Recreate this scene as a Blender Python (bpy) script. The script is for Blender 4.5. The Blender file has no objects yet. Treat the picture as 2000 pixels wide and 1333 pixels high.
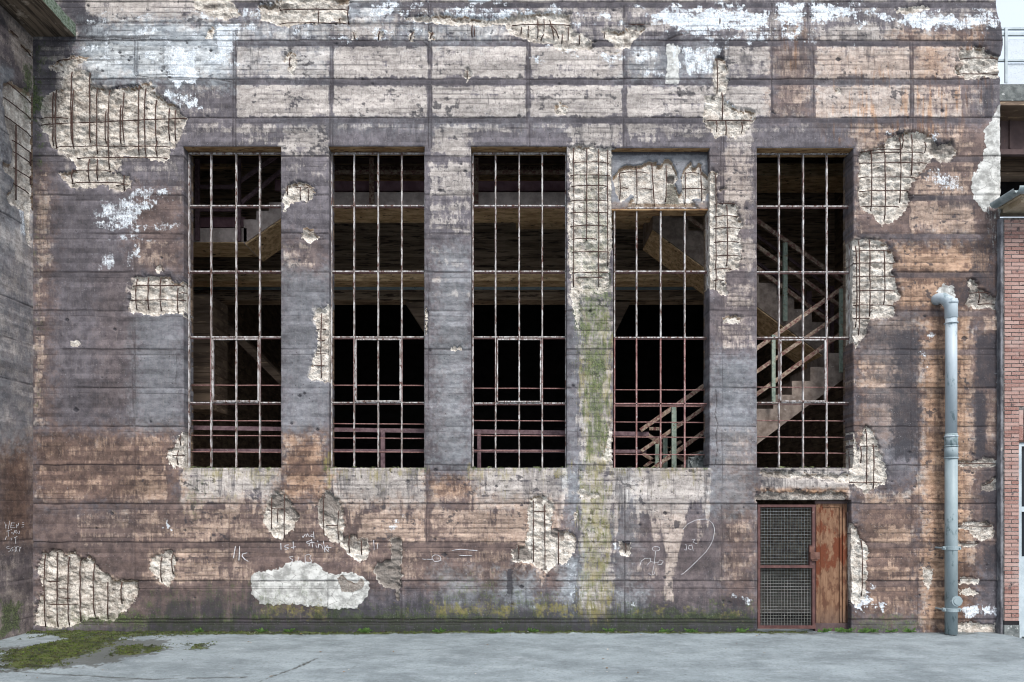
import bpy, math, random
import numpy as np
from mathutils import Vector
random.seed(7)
R = math.radians
S = bpy.context.scene
# ------------------------------------------------------------------ camera, light
CAMZ, CAMD, F = 2.083, 11.1, 1333.0
cd = bpy.data.cameras.new("camera"); cam = bpy.data.objects.new("camera", cd)
S.collection.objects.link(cam); S.camera = cam
cam.location = (0, -CAMD, CAMZ); cam.rotation_euler = (R(90), 0, 0)
cd.lens = 24.0; cd.sensor_width = 36.0; cd.shift_y = (985 - 666.5) / 2000.0
cd.clip_start = 0.05; cd.clip_end = 2000
W = bpy.data.worlds.new("World"); S.world = W; W.use_nodes = True
wn = W.node_tree.nodes; wl = W.node_tree.links
SUN_EL, SUN_AZ = 50.0, 160.0        # azimuth: from +Y clockwise; the sun stands behind the camera, a little right
bg = wn['Background']; sky = wn.new('ShaderNodeTexSky'); sky.sky_type = 'NISHITA'; sky.sun_disc = False
sky.sun_elevation = R(SUN_EL); sky.sun_rotation = R(SUN_AZ); sky.dust_density = 4.0; sky.air_density = 1.0; sky.ozone_density = 1.0
hs = wn.new('ShaderNodeHueSaturation'); hs.inputs['Saturation'].default_value = 0.45
wl.new(sky.outputs[0], hs.inputs['Color'])
cl = wn.new('ShaderNodeMix'); cl.data_type = 'RGBA'; cl.inputs[0].default_value = 0.6; wl.new(hs.outputs[0], cl.inputs[6]); cl.inputs[7].default_value = (4.2, 4.75, 5.5, 1)   # thin even cloud
wl.new(cl.outputs[2], bg.inputs[0]); bg.inputs[1].default_value = 0.13
sl = bpy.data.lights.new("sun", 'SUN'); sl.energy = 1.5; sl.angle = R(14); sl.color = (1.0, 0.96, 0.92)
so = bpy.data.objects.new("sun", sl); S.collection.objects.link(so)
sd = Vector((math.sin(R(SUN_AZ)) * math.cos(R(SUN_EL)), math.cos(R(SUN_AZ)) * math.cos(R(SUN_EL)), math.sin(R(SUN_EL))))
so.rotation_euler = (-sd).to_track_quat('-Z', 'Y').to_euler(); so.location = (-5, -20, 25)
S.view_settings.view_transform = 'Standard'; S.view_settings.look = 'None'
S.view_settings.exposure = 1.03; S.view_settings.gamma = 1.0
S.cycles.max_bounces = 7; S.cycles.diffuse_bounces = 6; S.cycles.filter_width = 1.1
COL = S.collection

# ------------------------------------------------------------------ helpers
def X_(px): return (px - 1000) / 120.0            # plane of the facade: 120 photo pixels per metre
def Z_(py): return CAMZ + (985 - py) / 120.0
def P(px, py, Y):                                  # a point at depth Y behind the facade
    d = (CAMD + Y) / F
    return Vector(((px - 1000) * d, Y, CAMZ + (985 - py) * d))

def empty(name, loc=(0, 0, 0)):
    o = bpy.data.objects.new(name, None); COL.objects.link(o); o.location = loc; o.empty_display_size = .3
    return o
def tag(o, label=None, cat=None, group=None, kind=None):
    if label: o['label'] = label
    if cat: o['category'] = cat
    if group: o['group'] = group
    if kind: o['kind'] = kind
    return o
def link(name, me, mat, parent=None):
    o = bpy.data.objects.new(name, me); COL.objects.link(o)
    for m in (mat if isinstance(mat, (list, tuple)) else [mat]): me.materials.append(m)
    if parent is not None:
        o.parent = parent
        p = parent; off = Vector((0, 0, 0))
        while p is not None: off += Vector(p.location); p = p.parent
        o.location = -off
    return o

class MB:
    def __init__(s): s.v = []; s.f = []; s.m = []
    def add(s, vs, fs, mi=0):
        b = len(s.v); s.v += [tuple(v) for v in vs]; s.f += [tuple(i + b for i in f) for f in fs]; s.m += [mi] * len(fs)
    def box(s, x0, y0, z0, x1, y1, z1, mi=0):
        x0, x1 = min(x0, x1), max(x0, x1); y0, y1 = min(y0, y1), max(y0, y1); z0, z1 = min(z0, z1), max(z0, z1)
        s.add([(x0,y0,z0),(x1,y0,z0),(x1,y1,z0),(x0,y1,z0),(x0,y0,z1),(x1,y0,z1),(x1,y1,z1),(x0,y1,z1)],
              [(0,3,2,1),(4,5,6,7),(0,1,5,4),(1,2,6,5),(2,3,7,6),(3,0,4,7)], mi)
    def pbox(s, px0, py0, px1, py1, Y0, Y1, mi=0):   # box whose front face, at depth Y0, fills this pixel rectangle
        a = P(px0, py1, Y0); b = P(px1, py0, Y0); s.box(a.x, Y0, a.z, b.x, Y1, b.z, mi)
    def bar(s, a, b, w, h, mi=0, up=Vector((0, 1, 0)), seg=1, jit=0):   # rectangular bar, w across in the XZ plane, h in Y
        a = Vector(a); b = Vector(b); d = (b - a).normalized(); side = d.cross(up).normalized(); rings = []
        for k in range(seg + 1):
            p = a.lerp(b, k / seg); j = 1 + random.uniform(-jit, jit); jj = random.uniform(-jit, jit) * w * .5
            rings.append([p + side * (w / 2 * sx * j + jj) + up * (h / 2 * sy) for sx, sy in ((-1,-1),(1,-1),(1,1),(-1,1))])
        vs = [v for r in rings for v in r]; fs = []
        for k in range(seg):
            for i in range(4): fs.append((k*4+i, k*4+(i+1)%4, k*4+4+(i+1)%4, k*4+4+i))
        fs += [(3,2,1,0), tuple(seg*4+i for i in range(4))]
        s.add(vs, fs, mi)
    def tube(s, pts, r, n=8, mi=0, cap=True):
        pts = [Vector(p) for p in pts]; rs = r if isinstance(r, (list, tuple)) else [r] * len(pts)
        vs = []; fs = []; prev = None
        for k, p in enumerate(pts):
            t = (pts[min(k+1, len(pts)-1)] - pts[max(k-1, 0)]).normalized()
            if prev is None: u = t.orthogonal().normalized()
            else: u = (prev - t * prev.dot(t)).normalized()
            prev = u; w = t.cross(u)
            for i in range(n):
                a = 2 * math.pi * i / n; vs.append(p + (u * math.cos(a) + w * math.sin(a)) * rs[k])
        for k in range(len(pts) - 1):
            for i in range(n): fs.append((k*n+i, k*n+(i+1)%n, (k+1)*n+(i+1)%n, (k+1)*n+i))
        if cap: fs += [tuple(range(n))[::-1], tuple((len(pts)-1)*n+i for i in range(n))]
        s.add(vs, fs, mi)
    def prism(s, pts, Y0, Y1, mi=0):                 # polygon of (x,z) extruded in Y
        n = len(pts); vs = [(p[0], Y0, p[1]) for p in pts] + [(p[0], Y1, p[1]) for p in pts]
        fs = [tuple(range(n)), tuple(range(2*n-1, n-1, -1))] + [(i, i+n, (i+1)%n+n, (i+1)%n) for i in range(n)]
        s.add(vs, fs, mi)
    def build(s, name, mat, parent=None, smooth=False):
        me = bpy.data.meshes.new(name); me.from_pydata(s.v, [], s.f)
        if any(s.m): me.polygons.foreach_set('material_index', s.m)
        if smooth: me.polygons.foreach_set('use_smooth', [True] * len(s.f))
        me.update()
        import bmesh as _b
        bm = _b.new(); bm.from_mesh(me); _b.ops.recalc_face_normals(bm, faces=bm.faces); bm.to_mesh(me); bm.free()
        return link(name, me, mat, parent)

# ------------------------------------------------------------------ node helpers
class NT:
    def __init__(s, name):
        s.mat = bpy.data.materials.new(name); s.mat.use_nodes = True; s.t = s.mat.node_tree; s.n = s.t.nodes; s.l = s.t.links
        s.b = s.n['Principled BSDF']; s.b.inputs['Specular IOR Level'].default_value = 0.25
        s.tc = s.n.new('ShaderNodeTexCoord').outputs['Object']
    def _in(s, sock, v):
        if isinstance(v, bpy.types.NodeSocket): s.l.new(v, sock)
        elif isinstance(v, (tuple, list)): sock.default_value = tuple(v) + ((1.0,) if len(v) == 3 and len(sock.default_value) == 4 else ())
        else: sock.default_value = v
    def m(s, op, a, b=0.0, c=0.0, clamp=False):
        n = s.n.new('ShaderNodeMath'); n.operation = op; n.use_clamp = clamp
        for i, v in enumerate((a, b, c)): s._in(n.inputs[i], v)
        return n.outputs[0]
    def mix(s, f, a, b, mode='MIX'):
        n = s.n.new('ShaderNodeMix'); n.data_type = 'RGBA'; n.blend_type = mode
        s._in(n.inputs[0], f); s._in(n.inputs[6], a); s._in(n.inputs[7], b)
        return n.outputs[2]
    def ss(s, v, a, b):
        n = s.n.new('ShaderNodeMapRange'); n.interpolation_type = 'SMOOTHSTEP'
        s._in(n.inputs[0], v); n.inputs[1].default_value = a; n.inputs[2].default_value = b; return n.outputs[0]
    def noise(s, scale, sc=(1, 1, 1), det=4.0, rough=.6, loc=(0, 0, 0), dist=0.0):
        mp = s.n.new('ShaderNodeMapping'); s.l.new(s.tc, mp.inputs[0]); mp.inputs['Scale'].default_value = sc; mp.inputs['Location'].default_value = loc
        n = s.n.new('ShaderNodeTexNoise'); s.l.new(mp.outputs[0], n.inputs['Vector']); n.inputs['Scale'].default_value = scale
        n.inputs['Detail'].default_value = det; n.inputs['Roughness'].default_value = rough; n.inputs['Distortion'].default_value = dist
        return n.outputs[0]
    def vor(s, scale, sc=(1, 1, 1), feat='F1', out='Distance'):
        mp = s.n.new('ShaderNodeMapping'); s.l.new(s.tc, mp.inputs[0]); mp.inputs['Scale'].default_value = sc
        n = s.n.new('ShaderNodeTexVoronoi'); n.feature = feat; s.l.new(mp.outputs[0], n.inputs['Vector']); n.inputs['Scale'].default_value = scale
        return n.outputs[out]
    def attr(s, name):
        n = s.n.new('ShaderNodeAttribute'); n.attribute_name = name; sp = s.n.new('ShaderNodeSeparateColor'); s.l.new(n.outputs['Color'], sp.inputs[0])
        return list(sp.outputs) + [n.outputs['Alpha']]
    def bump(s, h, dist, strength=1.0):
        n = s.n.new('ShaderNodeBump'); s._in(n.inputs['Height'], h); n.inputs['Distance'].default_value = dist; n.inputs['Strength'].default_value = strength
        s.l.new(n.outputs[0], s.b.inputs['Normal'])
    def out(s, col, rough=.85, metal=0.0):
        s._in(s.b.inputs['Base Color'], col); s._in(s.b.inputs['Roughness'], rough); s.b.inputs['Metallic'].default_value = metal
        return s.mat

def mat_var(name, c1, c2, scale=8, sc=(1,1,1), rough=.85, c3=None, t3=.6, bump=.002, bscale=60, metal=0.0, boards=0):
    t = NT(name); n = t.noise(scale, sc, 6, .65); f = t.ss(n, .35, .65); c = t.mix(f, c1, c2)
    if c3: c = t.mix(t.ss(t.noise(scale * 1.7, sc, 6, .7, (3.1, 7.7, 1.3)), t3 - .03, t3 + .05), c, c3)
    h = t.noise(bscale, (1,1,1), 4)
    if boards:
        w = t.n.new('ShaderNodeTexWave'); w.wave_type = 'BANDS'; w.bands_direction = 'Z'; w.wave_profile = 'SAW'
        t.l.new(t.tc, w.inputs[0]); w.inputs['Scale'].default_value = boards; w.inputs['Distortion'].default_value = .3
        g = t.ss(w.outputs[1], .0, .12); c = t.mix(g, t.mix(.55, c, (.02, .015, .012)), c)
        h = t.m('ADD', t.m('MULTIPLY', h, .5), g)
    t.bump(h, bump); return t.out(c, rough, metal)

# ------------------------------------------------------------------ grid fields ("virtual pixels", 120 to the metre)
def axis(breaks, step):
    out = []
    for a, b in zip(breaks[:-1], breaks[1:]):
        n = max(1, int(round((b - a) / step))); out += [a + (b - a) * i / n for i in range(n)]
    out.append(breaks[-1]); return np.array(out, dtype=np.float64)
def sst(v, a, b):
    t = np.clip((v - a) / (b - a), 0, 1); return t * t * (3 - 2 * t)
class Grid:
    def __init__(s, xb, yb, step):
        s.x = axis(xb, step); s.y = axis(yb, step); s.H = len(s.y); s.W = len(s.x); s.L = {}; s._c = {}
    def vn(s, sx, sy, seed, o=3, gain=.55):
        key = (sx, sy, seed, o, gain)
        if key in s._c: return s._c[key]
        out = np.zeros((s.H, s.W), np.float32); amp = 1.0; tot = 0
        for k in range(o):
            fx = s.x / sx * 2**k + 1000.37; fy = s.y / sy * 2**k + 1000.71
            ix = np.floor(fx).astype(int); iy = np.floor(fy).astype(int); tx = fx - ix; ty = fy - iy
            tx = tx*tx*(3-2*tx); ty = ty*ty*(3-2*ty); ix -= ix.min(); iy -= iy.min()
            lat = np.random.RandomState(seed * 7 + k).uniform(-1, 1, (iy.max()+2, ix.max()+2)).astype(np.float32)
            rows = lat[iy] * (1 - ty)[:, None] + lat[iy+1] * ty[:, None]
            out += amp * (rows[:, ix] * (1 - tx) + rows[:, ix+1] * tx); tot += amp; amp *= gain
        s._c[key] = out / tot * 1.5; return s._c[key]
    def new(s, *names, v=0.0):
        for n in names: s.L[n] = np.full((s.H, s.W), v, np.float32)
    def region(s, pts, m):
        xs = [p[0] for p in pts]; ys = [p[1] for p in pts]
        i0, i1 = np.searchsorted(s.x, [min(xs) - m, max(xs) + m]); j0, j1 = np.searchsorted(s.y, [min(ys) - m, max(ys) + m])
        return slice(j0, j1), slice(i0, i1)
    def sdf(s, pts, m):
        J, I = s.region(pts, m); Xg, Yg = np.meshgrid(s.x[I], s.y[J])
        if Xg.size == 0: return J, I, Xg
        d2 = np.full(Xg.shape, 1e12); ins = np.zeros(Xg.shape, bool); n = len(pts)
        for k in range(n):
            x0, y0 = pts[k]; x1, y1 = pts[(k+1) % n]; dx, dy = x1-x0, y1-y0
            t = np.clip(((Xg-x0)*dx + (Yg-y0)*dy) / (dx*dx+dy*dy+1e-9), 0, 1)
            d2 = np.minimum(d2, (Xg-x0-t*dx)**2 + (Yg-y0-t*dy)**2)
            if y0 != y1: ins ^= ((y0 > Yg) != (y1 > Yg)) & (Xg < (x1-x0)*(Yg-y0)/(y1-y0) + x0)
        return J, I, np.sqrt(d2) * np.where(ins, 1, -1)
    def paint(s, lay, pts, val, edge=8, warp=8, kind='iso', seed=1):
        if len(pts) == 4 and not isinstance(pts[0], (tuple, list)):
            a, b, c, d = pts; pts = [(a, b), (c, b), (c, d), (a, d)]
        J, I, d = s.sdf(pts, edge + 2 * warp + 4)
        if d.size == 0: return
        if kind == 'edge': nz = .45*s.vn(16, 16, seed, 3, .6)[J, I] + .75*s.vn(5, 5, seed+40, 3, .7)[J, I]
        elif kind == 'iso': nz = .6*s.vn(16, 16, seed, 4, .65)[J, I] + .5*s.vn(4, 4, seed+40, 2)[J, I]
        elif kind == 'drip': nz = 1.0*s.vn(7, 60, seed, 3, .7)[J, I] + .3*s.vn(20, 20, seed+9, 2)[J, I]
        else: nz = s.board(seed, 45)[J, I] * .7 + .9*s.vn(6, 30, seed, 3, .7)[J, I] + .5*s.vn(14, 10, seed+3, 3, .7)[J, I]
        a = sst(d + warp * nz, -edge, edge); s.L[lay][J, I] = s.L[lay][J, I] * (1 - a) + val * a
    def board(s, seed, cell=70):
        key = ('b', seed, cell)
        if key in s._c: return s._c[key]
        loc = (s.y - 155) % 75.4; lift = np.floor((s.y - 155) / 75.4).astype(int)
        bid = (lift + 40) * 10 + np.where(loc < 11, 0, 1 + np.floor((loc - 11) / 9.2)).astype(int)
        fx = s.x / cell + 100; ix = np.floor(fx).astype(int); t = fx - ix; t = sst(t, .1, .9); ix -= ix.min()
        lat = np.random.RandomState(seed + 900).uniform(-1, 1, (800, ix.max() + 2)).astype(np.float32)
        r = lat[np.clip(bid, 0, 799)]; s._c[key] = (r[:, ix] * (1 - t) + r[:, ix+1] * t).astype(np.float32); return s._c[key]
    def bt(s):                                       # position inside each board 0 top .. 1 bottom, and distance to nearest line
        loc = (s.y - 155) % 75.4; band = loc < 11
        t = np.where(band, loc / 11, ((loc - 11) / 9.2) % 1.0); return t, band, loc

def grid_mesh(name, g, pos, attrs, skip, mat, parent, reveal=None, revmat=None, matidx=None):
    """pos: HxWx3 positions. skip: list of (x0,y0,x1,y1) openings."""
    H, Wd = g.H, g.W; idx = np.arange(H * Wd).reshape(H, Wd); keep = np.ones((H-1, Wd-1), bool)
    cx = (g.x[:-1] + g.x[1:]) / 2; cy = (g.y[:-1] + g.y[1:]) / 2
    for (x0, y0, x1, y1) in skip: keep[np.ix_((cy > y0) & (cy < y1), (cx > x0) & (cx < x1))] = False
    a = idx[:-1, :-1][keep]; b = idx[:-1, 1:][keep]; c = idx[1:, 1:][keep]; d = idx[1:, :-1][keep]
    quads = np.stack([a, d, c, b], 1)
    verts = pos.reshape(-1, 3); ev = []; eq = []; base = H * Wd; extra_src = []; extra_m = []
    if reveal:
        for (x0, y0, x1, y1), back in reveal:
            i0, i1 = np.searchsorted(g.x, [x0 - .01, x1 - .01]); j0, j1 = np.searchsorted(g.y, [y0 - .01, y1 - .01])
            if y1 > g.y[-1] - 1: j1 = H - 1
            for side, ids in (('t', idx[j0, i0:i1+1]), ('b', idx[j1, i0:i1+1]), ('l', idx[j0:j1+1, i0]), ('r', idx[j0:j1+1, i1])):
                src = verts[ids].copy()
                nseg = 9; prev = ids
                for k in range(1, nseg + 1):
                    q = src.copy(); q[:, 1] = src[:, 1] + (back - src[:, 1]) * k / nseg
                    if k == nseg: q[:, 1] = back
                    cur = base + np.arange(len(ids)); base += len(ids); ev.append(q); extra_src.append(ids)
                    f = np.stack([prev[:-1], prev[1:], cur[1:], cur[:-1]], 1)
                    if side in 'tr': f = f[:, ::-1]
                    eq.append(f); extra_m += [1 if side == 't' else 0] * len(f); prev = cur
    V = np.concatenate([verts] + ev) if ev else verts
    Q = np.concatenate([quads] + eq) if eq else quads
    used = np.zeros(len(V), bool); used[Q.ravel()] = True; remap = np.cumsum(used) - 1; V = V[used]; Q = remap[Q]
    me = bpy.data.meshes.new(name); me.vertices.add(len(V)); me.vertices.foreach_set('co', V.astype(np.float32).ravel())
    me.loops.add(len(Q) * 4); me.loops.foreach_set('vertex_index', Q.astype(np.int32).ravel())
    me.polygons.add(len(Q)); me.polygons.foreach_set('loop_start', np.arange(0, len(Q) * 4, 4, dtype=np.int32))
    me.polygons.foreach_set('use_smooth', np.ones(len(Q), bool))
    if extra_m and revmat: me.polygons.foreach_set('material_index', np.array([0] * len(quads) + extra_m, dtype=np.int32))
    me.update(calc_edges=True)
    srcids = np.concatenate([np.arange(H * Wd)] + extra_src) if extra_src else np.arange(H * Wd)
    for an, ch in attrs.items():
        at = me.color_attributes.new(an, 'FLOAT_COLOR', 'POINT')
        arr = np.stack([(x if x is not None else np.zeros((H, Wd), np.float32)).ravel() for x in ch], 1)[srcids][used]
        at.data.foreach_set('color', arr.astype(np.float32).ravel())
    return link(name, me, [mat] + ([revmat] if revmat else []), parent)

# ------------------------------------------------------------------ wall material (concrete with flaking dark coat, spalls, moss)
def wall_material():
    t = NT('weathered_concrete')
    Lr, T, Wh, G = t.attr('a1'); K, Sp, C, Ye = t.attr('a2'); J, Rm, B, U = t.attr('a3')
    nst = t.noise(26, (1.6, 1, .22), 5, .7); nf = t.noise(55, (1, 1, 1), 5, .7); nm = t.noise(7, (1, 1, 1), 6, .65); nh = t.noise(16, (.25, 1, 2.2), 5, .7, (4, 2, 9))
    nz = t.m('ADD', t.m('MULTIPLY', t.m('SUBTRACT', nst, .5), .55), t.m('MULTIPLY', t.m('SUBTRACT', nf, .5), .5))
    def th(v, lo, hi, k=1.0): return t.ss(t.m('ADD', v, t.m('MULTIPLY', nz, k)), lo, hi)
    ns3 = t.noise(4.5, (1, 1, 1.6), 7, .72, (6, 3, 5))
    Lm = th(Lr, .26, .74, 1.25)
    dark = t.mix(t.ss(nm, .35, .65), (.078, .071, .080), (.142, .129, .142))
    dark = t.mix(t.m('MULTIPLY', t.ss(nst, .48, .72), .35), dark, (.225, .195, .185))
    darkT = t.mix(t.ss(nm, .35, .65), (.085, .051, .039), (.180, .106, .070)); dark = t.mix(T, dark, darkT)
    nl = t.noise(11, (.6, 1, 1.3), 7, .72, (2, 5, 1)); light = t.mix(t.ss(nl, .32, .68), (.225, .200, .186), (.440, .400, .372))
    light = t.mix(t.m('MULTIPLY', t.ss(nf, .48, .72), .55), light, (.60, .56, .525)); light = t.mix(t.m('MULTIPLY', t.ss(nst, .53, .66), .62), light, t.mix(T, (.15, .13, .13), (.15, .085, .055)))
    lightT = t.mix(t.ss(nl, .35, .65), (.21, .120, .073), (.45, .285, .185)); light = t.mix(T, light, lightT)
    c = t.mix(Lm, dark, light)
    c = t.mix(t.m('MULTIPLY', U, .68), c, t.mix(t.ss(nl, .34, .64), (.20, .235, .26), (.52, .57, .60)))
    bt = t.m('ADD', .66, t.m('MULTIPLY', B, .68)); npx = t.noise(95, (1, 1, 1), 3, .8, (7, 7, 7)); bt = t.m('MULTIPLY', bt, t.m('ADD', .55, t.m('MULTIPLY', npx, .9)))
    cb = t.n.new('ShaderNodeCombineColor'); [t.l.new(bt, cb.inputs[i]) for i in range(3)]
    c = t.mix(1.0, c, cb.outputs[0], 'MULTIPLY')
    c = t.mix(t.m('MULTIPLY', th(K, .18, .66), .84), c, t.mix(nf, (.020, .020, .025), (.052, .050, .060)))
    c = t.mix(t.m('MULTIPLY', th(C, .42, .52, .5), .95), c, t.mix(t.ss(t.m('ADD', t.m('MULTIPLY', nm, .6), t.m('MULTIPLY', ns3, .5)), .46, .62), (.30, .30, .285), (.62, .62, .595)))
    ck = t.vor(3.3, (1, 1, 1.3), 'DISTANCE_TO_EDGE'); c = t.mix(t.m('MULTIPLY', t.m('MULTIPLY', t.m('LESS_THAN', t.m('ADD', ck, t.m('MULTIPLY', nf, .05)), .034), t.ss(C, .5, .7)), t.ss(nm, .4, .6)), c, (.16, .155, .15))
    c = t.mix(t.m('MULTIPLY', th(Ye, .35, .85, 1.6), .6), c, (.29, .25, .07))
    gcol = t.mix(t.ss(nf, .4, .62), (.020, .032, .012), (.13, .17, .065)); gcol = t.mix(t.m('MULTIPLY', th(K, .30, .85), .85), gcol, (.020, .026, .017))
    c = t.mix(t.m('MULTIPLY', th(G, .30, .80, 1.5), .85), c, gcol)
    c = t.mix(t.m('MULTIPLY', th(Wh, .38, .74, 1.5), t.m('ADD', .70, t.m('MULTIPLY', nl, .5))), c, t.mix(t.ss(t.m('ADD', t.m('MULTIPLY', nf, .5), t.m('MULTIPLY', nl, .5)), .38, .60), (.38, .42, .46), (.82, .87, .92)))
    c = t.mix(t.m('MULTIPLY', J, t.ss(nf, .30, .5)), c, (.028, .022, .024))
    vp = t.vor(11, (1, 1, 1)); pit = t.m('LESS_THAN', t.m('ADD', vp, t.m('MULTIPLY', nf, .16)), .17); c = t.mix(t.m('MULTIPLY', pit, .75), c, (.035, .03, .03))
    c = t.mix(t.m('MULTIPLY', t.ss(t.noise(75, (1, 1, 1), 2, .5, (9, 4, 4)), .70, .75), .6), c, (.62, .62, .64))
    # exposed aggregate
    v1 = t.vor(42, (1, 1, 1))
    ns2 = t.noise(9, (1, 1, 1), 6, .7, (5, 5, 5)); sg = t.mix(t.ss(ns2, .32, .62), (.37, .320, .272), (.78, .73, .66)); sg = t.mix(t.m('MULTIPLY', t.ss(v1, .25, .75), .35), sg, t.mix(.6, sg, (.30, .26, .22)))  # aggregate tones; the dark pits also paint in relief shading
    sg = t.mix(t.ss(t.noise(34, (1, 1, 1.4), 4, .75, (8, 1, 2)), .59, .66), sg, (.19, .155, .13))
    sg = t.mix(t.m('MULTIPLY', t.ss(ns3, .50, .64), .62), sg, (.235, .195, .165)); sg = t.mix(t.m('MULTIPLY', t.ss(ns3, .44, .36), .5), sg, (.80, .77, .72)); sg = t.mix(t.m('MULTIPLY', t.ss(npx, .60, .68), .6), sg, (.86, .85, .83))
    sg = t.mix(t.m('MULTIPLY', th(Rm, .25, .8), .8), sg, t.mix(nf, (.07, .042, .025), (.28, .17, .085)))
    sg = t.mix(t.m('MULTIPLY', th(G, .32, .85, 1.4), .62), sg, t.mix(.45, gcol, (.20, .23, .15)))
    sg = t.mix(t.m('MULTIPLY', th(K, .22, .62), .85), sg, t.mix(nf, (.055, .045, .04), (.22, .19, .17)))
    c = t.mix(t.ss(t.m('ADD', Sp, t.m('MULTIPLY', t.m('SUBTRACT', nf, .5), .5)), .42, .58), c, sg)
    h = t.m('ADD', t.m('MULTIPLY', nf, .5), t.m('MULTIPLY', nh, .25)); hs_ = t.m('ADD', t.m('MULTIPLY', v1, -.7), t.m('ADD', nf, ns2))
    hh = t.m('ADD', t.m('MULTIPLY', h, t.m('SUBTRACT', 1.0, Sp)), t.m('MULTIPLY', t.m('MULTIPLY', hs_, Sp), 1.4))
    hh = t.m('SUBTRACT', hh, t.m('MULTIPLY', J, .8))
    t.bump(hh, .009); return t.out(c, .88)
MWALL = wall_material()
M = {}
M['soffit'] = mat_var('soffit_brown', (.36, .23, .12), (.68, .49, .29), 9, (.4, 1, 2), c3=(.035, .022, .015), bump=.004)
M['lintel'] = mat_var('lintel_board', (.22, .12, .055), (.42, .27, .14), 12, (.3, 1, 2), c3=(.10, .05, .03), t3=.57, bump=.004)
M['inner'] = mat_var('inner_concrete', (.085, .060, .045), (.20, .145, .105), 3, (.3, 1, 2.5), c3=(.36, .27, .18), t3=.62, boards=1.6, bump=.01)
M['black'] = mat_var('near_black', (.012, .011, .013), (.022, .02, .022), 3, boards=1.0)  # on the rear wall: darkness of the deep hall put into the colour
M['bounce'] = mat_var('bounce_floor', (.40, .36, .31), (.60, .55, .48), 2)  # unseen floor, made pale to bounce light up to landings and beams
M['landing'] = mat_var('landing_concrete', (.36, .29, .265), (.58, .49, .455), 5, c3=(.70, .66, .62), t3=.64, bump=.004)  # lighter than the stair concrete, standing in for weak interior light
M['chan'] = mat_var('purple_channel', (.17, .09, .105), (.27, .16, .18), 6, rough=.6)
M['gallery'] = mat_var('gallery_boards', (.20, .14, .095), (.46, .34, .24), 4, (.3, 1, 3), c3=(.09, .06, .045), t3=.56, boards=1.6, bump=.01)  # brighter copy of the inner concrete, light painted in for the dim interior
M['stairc'] = mat_var('stair_concrete', (.15, .115, .095), (.29, .235, .20), 6, c3=(.42, .38, .35), t3=.66, bump=.004)
M['railw'] = mat_var('railing_worn', (.17, .105, .075), (.36, .29, .22), 14, (1, 1, 1), rough=.6, c3=(.13, .05, .045), t3=.52)
M['railp'] = mat_var('railing_maroon', (.10, .058, .068), (.19, .125, .135), 12, rough=.6, c3=(.25, .21, .2), t3=.63)
M['railg'] = mat_var('post_pale_green', (.20, .255, .21), (.32, .37, .30), 15, rough=.6, c3=(.16, .075, .04), t3=.6)
M['rod'] = mat_var('rod_rust', (.16, .075, .068), (.30, .18, .165), 30, rough=.7)
M['rebar'] = mat_var('rebar_rust', (.045, .026, .022), (.095, .052, .042), 25, rough=.9, bump=.003, bscale=200)
M['bars'] = mat_var('peeling_frame', (.17, .135, .12), (.56, .545, .54), 13, (1.2, 1, .45), c3=(.11, .055, .045), t3=.55, rough=.7, bump=.004, bscale=90)
M['lock'] = mat_var('lock_rust', (.09, .045, .035), (.17, .09, .07), 12)
M['barsr'] = mat_var('primer_frame', (.17, .075, .068), (.32, .19, .18), 20, (1.2, 1, .5), c3=(.55, .52, .52), t3=.62, rough=.7, bump=.003)
M['maroon'] = mat_var('maroon_steel', (.075, .036, .034), (.125, .062, .056), 10, c3=(.24, .17, .15), t3=.64, rough=.55)
M['mesh'] = mat_var('grey_mesh', (.13, .135, .125), (.24, .25, .24), 20, rough=.5, c3=(.22, .12, .08), t3=.62)
M['pipe'] = mat_var('zinc_pipe', (.34, .40, .44), (.42, .48, .52), 3, (1, 1, .4), rough=.42, c3=(.20, .26, .28), t3=.6, bump=.0008)
M['pipe2'] = mat_var('painted_iron_pipe', (.23, .285, .305), (.29, .35, .37), 4, (1, 1, .4), rough=.45, c3=(.12, .17, .18), t3=.6, bump=.001)
M['chalk'] = mat_var('chalk', (.45, .44, .46), (.75, .75, .78), 40)
M['gutter'] = mat_var('gutter_zinc', (.20, .25, .26), (.36, .41, .42), 6, rough=.45, c3=(.48, .50, .5), t3=.6)
M['eave'] = mat_var('eave_soffit', (.38, .30, .20), (.56, .47, .35), 5, c3=(.20, .12, .06), t3=.64)
M['walk'] = mat_var('walkway_concrete', (.09, .10, .10), (.20, .215, .21), 8, c3=(.50, .51, .5), t3=.62, bump=.01)
M['purple'] = mat_var('brown_girder', (.075, .052, .052), (.115, .08, .078), 4, c3=(.20, .11, .08), t3=.66)
M['frame2'] = mat_var('pale_door_frame', (.36, .42, .45), (.48, .54, .57), 4, rough=.5, c3=(.25, .19, .14), t3=.68)
def mat_glass():
    t = NT('dark_glass'); m = t.out((.015, .018, .022), .08); return m
M['glass'] = mat_glass()
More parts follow.
